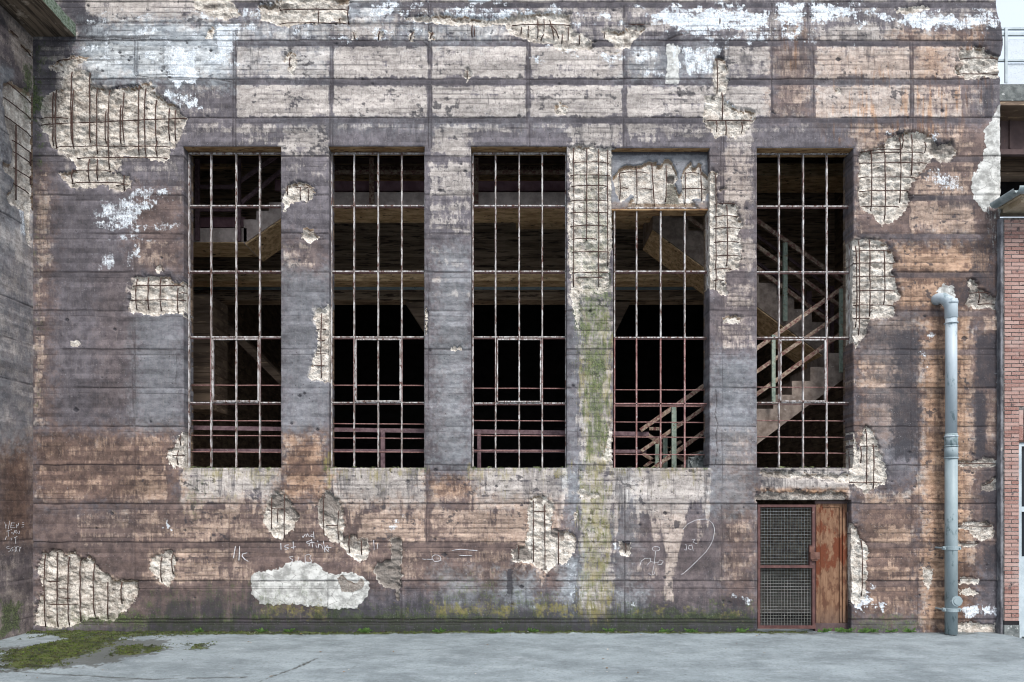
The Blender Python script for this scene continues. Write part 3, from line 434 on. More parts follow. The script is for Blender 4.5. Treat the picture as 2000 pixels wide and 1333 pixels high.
# --- spalled holes down to the aggregate:   (outline, depth m)
SP = [([(118,145),(125,136),(150,133),(175,140),(177,165),(195,172),(209,176),(232,172),(270,165),(294,162),(304,186),(320,194),(338,203),(350,218),(366,230),(354,257),(342,280),(333,294),(326,316),(297,311),(270,306),(240,302),(233,324),(220,336),(250,345),(258,355),(250,368),(236,376),(216,368),(203,360),(176,366),(135,363),(125,352),(113,338),(145,330),(143,318),(130,306),(111,290),(98,284),(92,262),(81,257),(76,216),(84,189),(100,178),(118,170)], .055),
 ([(90,130),(140,108),(170,112),(150,132),(118,142),(98,138)], .02),
 ([(561,361),(578,353),(592,357),(608,361),(615,375),(605,392),(581,393),(570,398),(556,415),(553,412),(553,381)], .05), ([(588,462),(595,448),(612,445),(618,458),(628,464),(615,468),(607,476),(598,470)], .04),
 ([(263,541),(287,538),(310,541),(329,540),(341,551),(356,551),(359,546),(364,575),(358,617),(345,610),(331,612),(310,616),(294,617),(275,611),(253,612),(251,590),(253,565)], .055), ([(304,524),(312,518),(314,532),(306,534)], .02),
 ([(650,592),(638,592),(634,603),(625,600),(616,602),(610,619),(618,639),(622,666),(611,703),(601,737),(612,741),(628,742),(642,746),(650,746)], .05),
 ([(358,843),(350,850),(344,858),(340,875),(330,880),(324,893),(334,913),(351,912),(363,913),(363,845)], .045), ([(140,668),(152,666),(158,672),(148,678),(138,674)], .02),
 ([(1113,290),(1130,284),(1165,288),(1200,288),(1200,420),(1193,500),(1190,560),(1180,575),(1160,566),(1150,580),(1125,560),(1113,545),(1110,470),(1112,380)], .05), ([(1118,545),(1135,560),(1130,600),(1133,640),(1127,650),(1122,610),(1112,570)], .02), ([(1188,840),(1192,830),(1198,850),(1198,900),(1188,905),(1176,893),(1185,870)], .04),
 ([(500,8),(530,6),(545,-2),(600,-8),(681,-4),(681,46),(640,42),(600,44),(560,50),(525,44),(510,38)], .05), ([(790,34),(870,28),(960,40),(1000,30),(1060,24),(1115,27),(1116,50),(1124,62),(1140,68),(1158,82),(1155,98),(1120,96),(1091,98),(1078,84),(1044,81),(1000,70),(985,48),(920,50),(830,44)], .045),
 ([(1178,62),(1189,57),(1210,60),(1236,51),(1263,54),(1250,68),(1235,78),(1230,95),(1203,91),(1190,80),(1179,74)], .035), ([(1748,18),(1800,10),(1820,16),(1790,24),(1752,26)], .03),
 ([(1398,115),(1406,112),(1418,118),(1421,150),(1420,180),(1408,184),(1398,188),(1394,150)], .04), ([(1375,189),(1395,186),(1405,182),(1420,200),(1439,212),(1460,215),(1479,223),(1474,236),(1466,246),(1450,262),(1435,270),(1420,262),(1398,267),(1388,255),(1378,243),(1371,223),(1378,205)], .045),
 ([(1380,338),(1396,334),(1410,334),(1400,345),(1398,371),(1416,368),(1402,376),(1402,398),(1420,395),(1439,398),(1443,420),(1449,439),(1444,460),(1449,500),(1442,528),(1428,526),(1415,534),(1419,555),(1422,575),(1408,577),(1400,566),(1388,565),(1380,540)], .05), ([(1410,622),(1420,616),(1440,618),(1448,620),(1446,631),(1430,632),(1412,629)], .03),
 ([(1682,297),(1705,290),(1730,288),(1736,270),(1748,266),(1767,257),(1785,258),(1804,260),(1824,270),(1835,284),(1850,280),(1858,277),(1871,297),(1858,314),(1838,316),(1824,307),(1811,324),(1795,338),(1784,354),(1776,376),(1777,398),(1757,425),(1740,434),(1723,444),(1712,432),(1703,419),(1690,410),(1679,405),(1677,370),(1681,338)], .06),
 ([(1669,465),(1690,468),(1716,467),(1732,476),(1740,487),(1750,511),(1744,530),(1752,551),(1758,578),(1746,595),(1750,619),(1740,616),(1733,622),(1710,620),(1699,626),(1692,659),(1680,670),(1672,681),(1660,640),(1660,466)], .06),
 ([(1892,546),(1908,548),(1912,558),(1919,565),(1929,575),(1952,582),(1951,605),(1935,600),(1915,605),(1890,595),(1896,580),(1893,568)], .05),
 ([(1692,830),(1700,836),(1706,845),(1716,872),(1728,905),(1736,930),(1731,946),(1715,948),(1705,955),(1690,967),(1675,950),(1650,943),(1620,936),(1580,934),(1540,936),(1490,930),(1487,920),(1560,924),(1640,928),(1660,922),(1672,890),(1680,865)], .05), ([(1667,845),(1675,865),(1676,890),(1667,900)], .03),
 ([(1660,1024),(1670,1024),(1676,1044),(1685,1057),(1696,1068),(1694,1100),(1696,1125),(1694,1146),(1688,1173),(1674,1184),(1660,1180)], .045), ([(1476,966),(1500,958),(1520,964),(1560,960),(1600,964),(1630,958),(1650,966),(1652,980),(1476,980)], .05),
 ([(83,1082),(98,1078),(111,1072),(125,1082),(140,1080),(145,1075),(157,1096),(172,1086),(184,1099),(196,1115),(209,1123),(219,1133),(245,1134),(270,1136),(267,1163),(246,1194),(232,1200),(219,1214),(182,1207),(162,1215),(135,1226),(115,1229),(68,1222),(71,1187),(83,1153),(73,1113)], .06),
 ([(314,1082),(330,1076),(338,1079),(341,1100),(339,1126),(329,1145),(312,1143),(303,1128),(294,1116),(292,1100),(297,1092)], .04),
 ([(527,971),(540,960),(554,967),(568,981),(584,1008),(576,1020),(574,1035),(551,1055),(530,1048),(512,1018),(517,998)], .05), ([(635,959),(645,957),(655,971),(665,991),(674,1018),(668,1040),(665,1059),(649,1062),(632,1042),(622,1018),(618,984)], .05),
 ([(662,1062),(682,1045),(700,1052),(719,1052),(722,1070),(719,1086),(703,1098),(679,1086)], .035), ([(763,1048),(782,1052),(784,1102),(782,1156),(777,1177),(770,1153),(755,1148),(740,1143),(730,1119),(738,1100),(763,1092)], .05),
 ([(1034,974),(1050,968),(1071,974),(1081,984),(1078,1010),(1078,1035),(1094,1038),(1108,1038),(1125,1048),(1126,1062),(1121,1079),(1105,1102),(1088,1102),(1067,1119),(1056,1112),(1040,1102),(1020,1098),(1000,1099),(998,1072),(1027,1065),(1032,1040),(1030,1010)], .05), ([(1210,1060),(1232,1058),(1230,1080),(1226,1090),(1214,1086)], .03), ([(1128,958),(1140,954),(1150,968),(1165,962),(1172,970),(1155,976),(1136,974)], .03), ([(1121,1000),(1128,1000),(1127,1020),(1121,1016)], .02),
 ([(1869,899),(1900,903),(1920,894),(1940,893),(1953,906),(1940,913),(1870,912)], .035), ([(1919,948),(1945,935),(1952,952),(1935,960),(1920,958)], .03), ([(1872,1028),(1900,1020),(1930,1018),(1944,1028),(1940,1050),(1925,1060),(1905,1050),(1894,1035),(1873,1032)], .04), ([(1872,1058),(1900,1060),(1920,1064),(1885,1070),(1872,1066)], .03), ([(1874,1126),(1915,1130),(1912,1142),(1876,1140)], .03), ([(1872,1152),(1895,1150),(1916,1158),(1900,1164),(1874,1162)], .03), ([(1869,1218),(1953,1220),(1953,1242),(1869,1242)], .035), ([(1803,1112),(1812,1108),(1822,1115),(1820,1140),(1812,1152),(1804,1135)], .02),
 ([(1875,95),(1895,97),(1905,90),(1922,91),(1928,104),(1939,108),(1960,110),(1960,150),(1925,150),(1902,156),(1880,147),(1865,142),(1870,130),(1882,128),(1874,112)], .06), ([(556,112),(566,100),(580,108),(582,124),(570,145),(562,135),(566,124),(554,120)], .025), ([(905,146),(913,134),(924,142),(922,152),(912,158)], .03), ([(1083,204),(1095,200),(1110,216),(1103,224),(1084,223)], .025), ([(1632,176),(1642,174),(1640,184),(1634,183)], .02), ([(870,680),(900,678),(905,684),(872,684)], .02), ([(688,62),(696,60),(694,78),(688,76)], .02), ([(738,60),(748,62),(742,78),(736,72)], .02), ([(798,66),(808,62),(806,80),(796,76)], .02), ([(838,60),(846,58),(848,78),(836,80)], .02), ([(405,55),(420,50),(415,76),(400,74)], .02), ([(832,590),(836,640),(830,660),(829,610)], .03), ([(370,-20),(440,-10),(470,30),(440,40),(380,20)], .015), ([(1180, 100), (1210, 102), (1200, 106)], .01)]
g.new('D')
for k, (pts, dep) in enumerate(SP):
    p('S', pts, 1.0, 1.5, 5.0, 'edge', 22); p('D', pts, dep * .9, 5.0, 6.0, 'edge', 22)
p('S', [(659,1130),(668,1124),(680,1134),(695,1140),(705,1130),(712,1136),(708,1150),(690,1157),(668,1156)], 1.0, 1.6, 2, 'iso', 22); p('K', (656, 1124, 712, 1160), .5, 6, 3, 'iso', 22)
p('G', (1130, 330, 1186, 610), .56, 18, 26, 'drip', 23); p('L', (1128, 560, 1194, 640), .66, 14, 20, 'iso', 24)
for pk, vk in (([(763,1048),(782,1052),(784,1102),(782,1156),(777,1177),(770,1153),(755,1148),(740,1143),(730,1119),(738,1100),(763,1092)], .72), ([(635,959),(645,957),(655,971),(665,991),(672,1010),(640,1022),(622,1018),(618,984)], .62), ([(527,971),(540,960),(554,967),(568,981),(584,1008),(576,1020),(556,1004),(534,992),(522,994)], .6), ([(1000,1070),(1027,1066),(1045,1080),(1040,1096),(1002,1096)], .55), ([(664,1060),(682,1045),(700,1052),(719,1052),(720,1068),(690,1074)], .6)):
    p('K', pk, vk, 4, 4, 'edge', 22)
pass; Kp(1076, 1036, 1100, 1050, .8, 4, 4, 'iso'); Kp(1212, 1058, 1230, 1076, 1.0, 3, 3, 'iso'); Kp(1476, 960, 1655, 980, .55, 4, 4, 'iso'); Kp(1820, 270, 1868, 300, .6, 6, 5, 'iso'); Kp(1150, 1070, 1155, 1078, .8, 2, 2, 'iso')
p('T', (1476, 955, 1655, 982), 1.0, 6, 4, 'iso', 23)
# small pits, scattered
rs = np.random.RandomState(4)
for k in range(210):
    x = rs.uniform(90, 1945); y = rs.uniform(10, 1200); r = rs.uniform(1.2, 3.4) * (1.5 if k % 17 == 0 else 1)
    if any(a - 6 < x < c + 6 and b - 6 < y < d + 6 for a, b, c, d in WIN + [DOOR]): continue
    p('O', [(x - r * 1.3, y), (x, y - r), (x + r * 1.4, y), (x + r * .3, y + r)], 1.0, 1.4, .8, 'iso', 24)
for x0, y0, x1, y1, v in ((76, 135, 200, 300, .32), (200, 170, 260, 300, .26), (260, 240, 330, 300, .1), (70, 1075, 160, 1230, .22), (1113, 340, 1190, 420, .22)): p('K', (x0, y0, x1, y1), v, 12, 16, 'iso', 26)
for x0, y0, x1, y1, v in ((205, 195, 245, 290, .9), (1128, 300, 1165, 330, .3)): p('U', (x0, y0, x1, y1), v, 12, 16, 'iso', 27)
# --- form lines
t_, band, loc = [q_[:, None] for q_ in g.bt()]; Yc = g.y[:, None]; Xc = g.x[None, :]
wob = g.vn(30, 400, 31, 2) * 1.3; on = sst(g.vn(90, 10, 32, 3), -.75, .15)
J = g.L['J']; lx = np.zeros_like(J)
def hline(y, amp, wid=1.3, x0=-1e9, x1=1e9, onf=1.0):
    a = np.exp(-((Yc - y - wob * .6) / wid) ** 2) * amp * ((Xc > x0) & (Xc < x1)) * onf; np.maximum(J, a, out=J)
Kd = np.zeros_like(J)
for k in range(-4, 16):
    y0 = 155 + 75.4 * k; hline(y0, .95, 1.4, onf=(.45 + .55 * on) if k <= 2 or k >= 10 else (.12 + .80 * sst(g.vn(120, 10, 98 + k, 3), -.5, .3)))
    hline(y0 + 11, .45, 1.1, onf=on)
    n = g.vn(60, 8, 40 + k, 3)
    top = k <= 1
    bandm = sst(Yc, y0 - .5, y0 + 1.5) * (1 - sst(Yc, y0 + 9.5, y0 + 12.5)) * np.ones_like(J)
    if k <= 0: bandm = bandm * sst(Xc, 430, 470)
    elif k == 1: bandm = bandm * sst(Xc, 440, 470)
    st = (.85 if k <= 1 else .62) * (1 - .9 * sst(Xc, 1900, 1930) * (k == 1)) * (1 - .8 * sst(g.L['C'], .3, .6))
    if k > 7: st = .25
    if k > 1: st = st * (sst(Xc, 1665, 1690) * (1 - sst(Xc, 1905, 1935)) * .9 + .25)
    keepb = 1 - bandm * st * (1 - .25 * sst(n, 0, .8)); g.L['L'][:] = g.L['L'] * keepb + .05 * (1 - keepb)
    g.L['K'][:] = np.maximum(g.L['K'], bandm * st * (.50 + .14 * n) * (1 if k <= 5 else .4))
    g.L['T'][:] *= 1 - .6 * bandm * st
# board lines
bl = np.minimum(t_, 1 - t_) * np.where(band, 11, 9.2)
bjit = g.board(33, 160); bl_on = sst(g.vn(70, 9.2, 34, 2) + .25 * bjit, -.2, .6)
smooth = np.zeros_like(J)                       # areas where the coating hides the boards
Lcov = sst(g.L['L'], .15, .5)
blk = np.exp(-(bl / 1.0) ** 2) * ~band * np.ones_like(J) * (.12 + .50 * Lcov) * bl_on
J[:] = np.maximum(J, blk)
def vline(x, y0, y1, amp=.8, wid=1.2, dbl=True):
    on2 = sst(g.vn(10, 50, int(x) % 97, 2), -.8, .1)
    for dx in ((0, 5.0) if dbl else (0,)):
        a = np.exp(-((Xc - x - dx - g.vn(300, 60, 51, 1) * .8) / wid) ** 2) * amp * sst(Yc, y0 - 2, y0 + 2) * (1 - sst(Yc, y1 - 2, y1 + 2)) * on2
        np.maximum(J, a, out=J)
    if dbl:
        m = sst(Xc, x - 4, x - 1) * (1 - sst(Xc, x + 6, x + 9)) * sst(Yc, y0 - 2, y0 + 2) * (1 - sst(Yc, y1 - 2, y1 + 2)) * .38
        g.L['L'][:] *= 1 - m; g.L['K'][:] = np.maximum(g.L['K'], m * .35)
for x in (645, 837, 1029): vline(x, 8, 290)
vline(1218, 12, 290); vline(1408, 90, 600); vline(263, 40, 165); vline(263, 370, 1215, .6, 1.0, False); vline(1507, 8, 230, .8, 1.2, False); vline(1588, 90, 230, .8, 1.2, False); vline(1578, 5, 60, .8, 1.2, False); vline(1778, 70, 290); vline(455, 60, 290, .9)
vline(1779, 320, 1240, .5, 1.1, False); vline(1793, 620, 1235, .5, 1.1, False); vline(447, 915, 1215, .5, 1, False); vline(640, 1040, 1215, .45, 1, False); vline(833, 915, 1060, .6, 1.1); vline(1027, 915, 1210, .4, 1, False); vline(1129, 560, 1215, .5, 1, False); vline(1220, 950, 1215, .75, 1.3, False); vline(1410, 560, 1210, .5, 1.1, False); vline(784, 1050, 1220, .7, 1.2, False); vline(998, 1100, 1190, .5, 1, False); vline(1883, 620, 1230, .4, 1, False); vline(1903, 760, 1180, .3, 1, False); vline(1695, 90, 152, .3, .9, False); vline(1640, 165, 229, .3, .9, False); vline(1840, 165, 180, .6, 1, False); vline(920 + 4, 1, 2)
hline(985, .8, 1.2, 64, 1478); hline(1150, .5, 1.1, 64, 1478); hline(1217, .9, 1.6, 140, 1478, .8); hline(47, .95, 1.9, 545, 1000, .85); hline(45, .9, 1.6, 120, 540, .7); hline(48, .9, 2.2, 1000, 1115); hline(48, .95, 2.4, 1215, 1270); hline(74, .9, 2.4, 150, 290, .8)
# cracks
def crack(pts, amp=.9, wid=.9):
    for (x0, y0), (x1, y1) in zip(pts[:-1], pts[1:]):
        Jr, Ir, d = g.sdf([(x0, y0), (x1, y1), (x1 + .01, y1 + .01)], 6)
        J[Jr, Ir] = np.maximum(J[Jr, Ir], np.exp(-((np.abs(d) + .5 * g.vn(5, 5, 55, 2)[Jr, Ir]) / wid) ** 2) * amp)
crack([(1306, 78), (1322, 70), (1345, 65)], 1, 2); crack([(177, 165), (183, 175), (196, 178), (209, 176), (235, 168), (270, 165)], .9, 1.3); crack([(265, 148), (300, 153), (340, 152), (420, 155), (450, 160)], .8, 1.1); crack([(396, 830), (399, 860), (402, 885), (400, 910)], .1)
crack([(1398, 762), (1400, 790), (1396, 810), (1402, 830), (1398, 850), (1401, 880), (1396, 912)], .8, .9); crack([(258, 600), (259, 660), (263, 690), (258, 720), (261, 830)], .6, .9); crack([(344, 690), (346, 720), (343, 745)], .5, .8); crack([(833, 505), (838, 560), (835, 620), (837, 700), (836, 800)], .6, .9); crack([(1335, 90), (1330, 100), (1338, 112)], .5); crack([(1020, 1100), (1010, 1115), (1003, 1118)], .8, 1.2)
crack([(135, 50), (180, 48), (225, 44), (262, 42), (300, 46)], .8, 1.2); crack([(150, 72), (200, 80), (250, 76), (285, 78)], .9, 1.4); crack([(840, 95), (826, 82), (832, 78)], .7, 1.5)
# --- combine
def blur(a_, n_):
    for ax in (0, 1):
        c_ = np.cumsum(np.concatenate([np.repeat(np.take(a_, [0], ax), n_, ax), a_, np.repeat(np.take(a_, [-1], ax), n_, ax)], ax), ax, dtype=np.float64)
        m2_ = a_.shape[ax]; a_ = ((np.take(c_, range(2 * n_, 2 * n_ + m2_ - 0), ax) - np.take(c_, range(0, m2_), ax)) / (2 * n_)).astype(np.float32)
    return a_
for (a_, c_, yy0, ln, cell) in ((356, 549, 914, 85, 13), (636, 832, 914, 80, 14), (916, 1110, 914, 95, 13), (1197, 1388, 914, 100, 15), (1484, 1662, 914, 50, 12), (460, 1200, 241, 34, 7), (560, 1000, 48, 60, 9), (1240, 1900, 60, 60, 8)):
    xm = sst(Xc, a_ - 6, a_ + 6) * (1 - sst(Xc, c_ - 6, c_ + 6))
    prof = np.random.RandomState(int(a_)).uniform(0, 1, 4000); f_ = g.x / cell; i_ = np.floor(f_).astype(int) + 200; tt = f_ - np.floor(f_); pr_ = (prof[i_] * (1 - tt) + prof[i_ + 1] * tt)[None, :] * .7 + .3 * np.interp(g.x, np.arange(0, 2100, 3.3), np.random.RandomState(int(a_) + 1).uniform(0, 1, 637))[None, :]
    reach = yy0 + ln * (.35 + 1.3 * pr_); m_ = xm * sst(Yc, yy0 - 1, yy0 + 2) * sst(reach - Yc, -10, 14)
    if yy0 == 914: g.L['L'][:] = np.maximum(g.L['L'], m_ * .80)
    pr2 = np.roll(pr_, 137, 1); reach2 = yy0 + ln * 1.5 * np.clip(pr2 - .45, 0, 1) * 2; md = xm * sst(Yc, yy0 - 1, yy0 + 2) * sst(reach2 - Yc, -8, 14) * sst(pr2, .5, .62)
    g.L['K'][:] = np.maximum(g.L['K'], md * .40)
halo = blur(blur(g.L['S'], 5), 7); big = blur(g.L['S'], 16)
g.L['L'][:] = np.maximum(g.L['L'], np.clip(halo * 1.25, 0, .62) * sst(g.vn(24, 20, 97, 4, .65), -.5, .4) * sst(big, .08, .3))
L = g.L['L'] + (.30 + .70 * sst(g.L['L'], .05, .38)) * (.24 * g.vn(18, 26, 60, 4, .65) + .17 * g.board(61, 50) + .17 * g.vn(3.5, 14, 62, 2))
hang = np.where(band, 0, np.exp(-t_ * 3.2)) * sst(g.vn(9, 9.2, 63, 3), -.3, .6) * (.44 * sst(g.L['L'], .2, .6)); L = L - hang
lift_ = .26 * (1 - sst(Yc, 228, 242)) * sst(g.L['L'], .3, .6) + .24 * sst(Yc, 912, 920) * (1 - sst(Yc, 975, 1000)) * sst(g.L['L'], .5, .8) + .12 * sst(Yc, 985, 1000) * sst(g.L['L'], .5, .8)
B = np.clip(.5 + lift_ + .38 * g.board(64, 90) + .30 * g.vn(60, 40, 65, 3) + .12 * g.vn(4, 4, 66, 2), 0, 1.2)
K = g.L['K'] + .12 * g.vn(25, 40, 67, 4, .6)
# dark mottling in the light panels
spot = sst(g.vn(14, 9, 68, 4, .7) + .35 * g.vn(60, 50, 69, 2), .42, .75) * sst(g.L['L'], .3, .6); K = np.maximum(K, spot * .62)
gate_ = sst(g.vn(55, 26, 90, 4, .65) + .35 * g.board(91, 60), -.15, .45) * sst(g.L['L'], .25, .6)
drp = sst(.55 * g.board(92, 4.5) + .45 * g.board(93, 11) + .15 - t_ * 1.15, -.05, .25) * (~band)
K = np.maximum(K, drp * gate_ * .50)
drp2 = sst(g.vn(4.5, 55, 94, 3, .7) + .4 * g.vn(60, 80, 95, 2), .35, .85) * sst(g.L['L'], .3, .6); K = np.maximum(K, drp2 * .36)
for x0_, y0_, x1_, y1_ in ((1595, 165, 1900, 290), (1510, 60, 1590, 150), (1860, 88, 1950, 230)):
    m_ = sst(Xc, x0_, x0_ + 30) * (1 - sst(Xc, x1_ - 30, x1_)) * sst(Yc, y0_ - 80, y0_) * (1 - sst(Yc, y1_ - 20, y1_)); g.L['T'][:] = np.maximum(g.L['T'], m_ * sst(g.vn(5, 60, 96, 3, .7), .1, .6) * .9)
O = g.L['O']; K = np.maximum(K, O * .95)
Ssp = g.L['S']; Wm = g.L['W'] + .26 * g.vn(13, 10, 70, 5, .75) * (g.L['W'] > .02) - .3 * blk
Gm = g.L['G'] + .20 * g.vn(12, 12, 71, 4, .7) * (g.L['G'] > .02); Yem = g.L['Ye'] + .2 * g.vn(8, 22, 72, 3) * (g.L['Ye'] > .02)
n1 = g.vn(11, 11, 73, 3, .6); n2 = g.vn(4.2, 4.2, 74, 2, .6)
Rm = np.clip(Ssp - np.roll(g.L['S'], 2, axis=0), 0, 1) * .6 + np.clip(Ssp - np.roll(g.L['S'], 6, axis=0), 0, 1) * .25 + .45 * sst(g.vn(16, 9, 75, 3), .45, .8) * Ssp
Rm = Rm * sst(g.vn(50, 30, 76, 2), -.6, .5)
# --- displacement into the wall, metres
n3 = 1 - 2 * np.abs(g.vn(34, 22, 88, 4, .55)); n4 = g.vn(20, 7, 89, 3, .6)
D = g.L['D'] * (1 + .25 * n3) + Ssp * (.016 * n3 + .012 * n4 + .007 * n1 + .005 * np.abs(n2) + .006 * g.vn(2.2, 2.2, 77, 1)) + .004 * (1 - Ssp) * (g.vn(40, 30, 78, 4) + .7)
D += J * (1 - Ssp) * .007 + band * .003 + (g.board(79, 120) + 1) * .0016 + O * .02 - g.L['C'] * .008 * (1 + .8 * n1) + .006
ridge = np.exp(-((Yc - 914 + 2) / 3) ** 2) * 0
hole = g.L['O'] * 0
Dm = np.clip(D, 0, .12)
xp = np.broadcast_to(Xc, J.shape).copy(); edge = sst(Xc, 1925, 1953) * (1.6 * g.vn(40, 12, 80, 4) - 1.0 * sst(Ssp, .3, .7) - 7.0 * (1 - sst(Yc, 20, 70)) + 5 * np.exp(-((Yc - 75) / 45.0) ** 2)); xp = xp + edge
pos = np.stack([(xp - 1000) / 120, Dm, CAMZ + (985 - np.broadcast_to(Yc, J.shape)) / 120], 2)
attrs = {'a1': (L, g.L['T'], Wm, Gm), 'a2': (K, Ssp, g.L['C'], Yem), 'a3': (J * (1 - .8 * Ssp), Rm, B, g.L['U'])}
# wall edges of the openings wander a little
for (x0, y0, x1, y1) in WIN + [DOOR]:
    i0, i1 = np.searchsorted(g.x, [x0 - .01, x1 - .01]); j0, j1 = np.searchsorted(g.y, [y0 - .01, y1 - .01])
    for i, sgn in ((i0, -1), (i1, 1)): pos[j0:j1+1, i, 0] += (.004 * g.vn(30, 12, 81, 4)[j0:j1+1, i] + sgn * .016 * sst(Ssp[j0:j1+1, i], .3, .8))
facade = grid_mesh('front_wall', g, pos, attrs, [WIN[0], WIN[1], WIN[2], WIN[3], WIN[4], DOOR], MWALL, hall,
                   reveal=[(w, .36) for w in WIN] + [(DOOR, .36)], revmat=M['lintel'])
# --- infill panel over the fourth window, with its own spall
gp = Grid([1195, 1388], [288, 403], 1.7); gp.new(*LAYERS, 'D')
gp.L['L'][:] = .05; q = gp.paint
PSP = [(1197,341),(1206,331),(1213,320),(1230,315),(1248,316),(1258,312),(1267,308),(1284,307),(1287,315),(1296,315),(1300,304),(1306,301),(1316,308),(1318,316),(1326,329),(1327,345),(1320,350),(1330,372),(1336,366),(1335,340),(1342,317),(1353,308),(1358,319),(1364,316),(1370,309),(1374,316),(1378,330),(1388,337),(1388,367),(1377,391),(1373,381),(1355,382),(1362,392),(1370,403),(1227,403),(1233,385),(1242,378),(1235,373),(1225,380),(1216,390),(1206,369)]
q('S', PSP, 1.0, 1.5, 3, 'iso', 3); q('D', PSP, .045, 2, 3, 'iso', 3); q('K', [(1307, 334), (1323, 334), (1320, 348), (1309, 348)], 1.3, 1.5, 1, 'iso', 3); q('D', [(1307, 334), (1323, 334), (1320, 348), (1309, 348)], .12, 1.5, .5, 'iso', 3)  # hole is also coloured near-black for the shade inside it
q('G', [(1306, 350), (1320, 349), (1334, 392), (1304, 392)], .8, 3, 3, 'iso', 4); q('K', [(1306, 350), (1320, 349), (1334, 392), (1304, 392)], .5, 4, 3, 'iso', 4); q('W', [(1296, 350), (1303, 350), (1303, 385), (1293, 385)], .6, 4, 3, 'iso', 4); q('T', (1195, 388, 1388, 405), 1.0, 3, 3, 'iso', 5); q('K', (1195, 288, 1388, 297), .6, 3, 2, 'iso', 5); q('U', (1195, 292, 1388, 400), .4, 3, 3)
S2 = gp.L['S']; m1 = gp.vn(11, 11, 5, 3, .6); Rm2 = np.clip(S2 - np.roll(S2, 4, 0), 0, 1) + .35 * sst(gp.vn(16, 9, 6, 3), .4, .8) * S2; Rm2[-9:] = .7
Dp = np.clip(gp.L['D'] * (1 + .1 * m1) + S2 * (.014 * m1 + .010 * np.abs(gp.vn(4, 4, 7, 2))), 0, .16) + .13
pp = np.stack([(np.broadcast_to(gp.x[None], S2.shape) - 1000) / 120, Dp, CAMZ + (985 - np.broadcast_to(gp.y[:, None], S2.shape)) / 120], 2)
grid_mesh('infill_panel', gp, pp, {'a1': (gp.L['L'] + .12 * gp.vn(20, 20, 8, 3), gp.L['T'], gp.L['W'] + .2 * gp.vn(6, 6, 9, 2) * (gp.L['W'] > .02), gp.L['G']), 'a2': (gp.L['K'], S2, gp.L['C'], gp.L['Ye']), 'a3': (gp.L['J'], Rm2, np.clip(.5 + .3 * gp.vn(40, 30, 10, 3), 0, 1), gp.L['U'])}, [], MWALL, hall)
b = MB(); b.box(X_(1196), .31, Z_(403), X_(1387), .36, Z_(291)); b.box(X_(1196), .13, Z_(405), X_(1387), .355, Z_(403)); b.build('infill_lintel', M['lintel'], hall)

# ------------------------------------------------------------------ exposed reinforcement bars, each a part of the hall
RB = []
def V(x, y0, y1, x2=None): RB.append((x, y0, x if x2 is None else x2, y1))
def Hh(y, x0, x1, y2=None): RB.append((x0, y, x1, y if y2 is None else y2))
for a in ((103,180,284),(109,175,290),(140,140,280),(143,175,290),(175,140,278),(189,172,300),(213,175,330),(206,215,280),(235,205,280),(241,180,275),(271,165,303),(284,172,305),(305,195,278),(306,275,305),(331,210,275),(342,215,275),(141,330,358),(173,310,356),(189,310,352),(242,338,372),
  (561,362,380),(586,365,390),(602,366,392),(267,545,606),(290,542,606),(314,543,608),(347,562,612),(628,612,738),(347,880,908),(352,850,870),
  (547,14,20),(622,20,44),(664,34,45),(680,12,46),(922,48,78),(926,50,78),(1018,52,66),(1032,50,72),(1050,38,74),(1062,36,60),(1098,66,84),(1110,52,78),(1132,68,86),(1401,115,182),(1400,236,258),(1418,236,268),(1449,238,260),(1411,180,234),(1406,30,54),
  (1120,288,560),(1146,290,470),(1169,290,560),(1187,292,520),(1398,340,568),(1420,400,520),
  (1702,293,412),(1728,294,432),(1758,268,396),(1763,262,290),(1781,262,342),(1807,277,298),(1678,470,655),(1699,468,618),(1727,488,596),(1672,480,640),(1912,568,592),(1692,838,950),(1706,868,955),(1682,872,905),(1683,1055,1165),
  (88,1083,1225),(112,1078,1225),(134,1088,1222),(157,1094,1215),(184,1100,1205),(210,1137,1210),(237,1138,1180),(315,1087,1138),(337,1080,1122),(530,972,1034),(542,995,1020),(555,966,1050),(633,965,1048),(661,998,1055),(682,1046,1080),(706,1054,1084),(1042,978,1098),(1064,986,1112),(1091,1040,1104),(1013,1066,1092),(1222,1062,1080),(566,110,134),(912,138,154)): V(*a)
for a in ((243,78,366,230),(286,108,330),(308,148,326),(333,137,215),(357,138,240),(361,225,256),(120,105,155,114),(230,78,130),(365,576,608),(558,257,358),(586,253,362),(643,618,636),(665,616,634),(691,616,636),(714,613,633),(572,348,364),(890,335,360),
  (18,545,680),(45,545,682),(48,1000,1115),(48,1215,1270),(235,1376,1472),
  (317,1116,1190),(342,1114,1192),(363,1116,1190),(391,1114,1188),(415,1114,1188),(441,1114,1188),(466,1118,1166),(492,1118,1190),(532,1118,1188),(542,1126,1180),(398,1396,1440),(422,1396,1442),(445,1396,1448),(472,1396,1444),(499,1396,1446),(525,1396,1430),(547,1396,1416),
  (296,1682,1760,290),(298,1700,1806),(318,1680,1812),(346,1680,1790),(373,1680,1782),(403,1682,1758),(490,1669,1742),(514,1668,1750),(540,1668,1750),(568,1668,1750),(596,1668,1745),(622,1668,1700),(572,1895,1935),(594,1912,1945),(872,1684,1715),(943,1660,1725),(114,1878,1951),(144,1868,1951),
  (1136,92,112),(1151,112,134),(1169,113,134),(1181,90,152),(994,528,552),(1027,636,658),(1000,1044,1066),(906,1870,1948),(1028,1874,1940),(1061,1876,1918),(1130,1874,1912),(948,1924,1942,938)): Hh(*a)
for a in ((690,62,693,78),(742,60,738,78),(806,62,800,80),(846,60,838,78),(1074,38,1082,78),(1078,50,1092,74),(1062,66,1056,78),(1182,62,1180,76),(1318,72,1345,64)): RB.append(a)
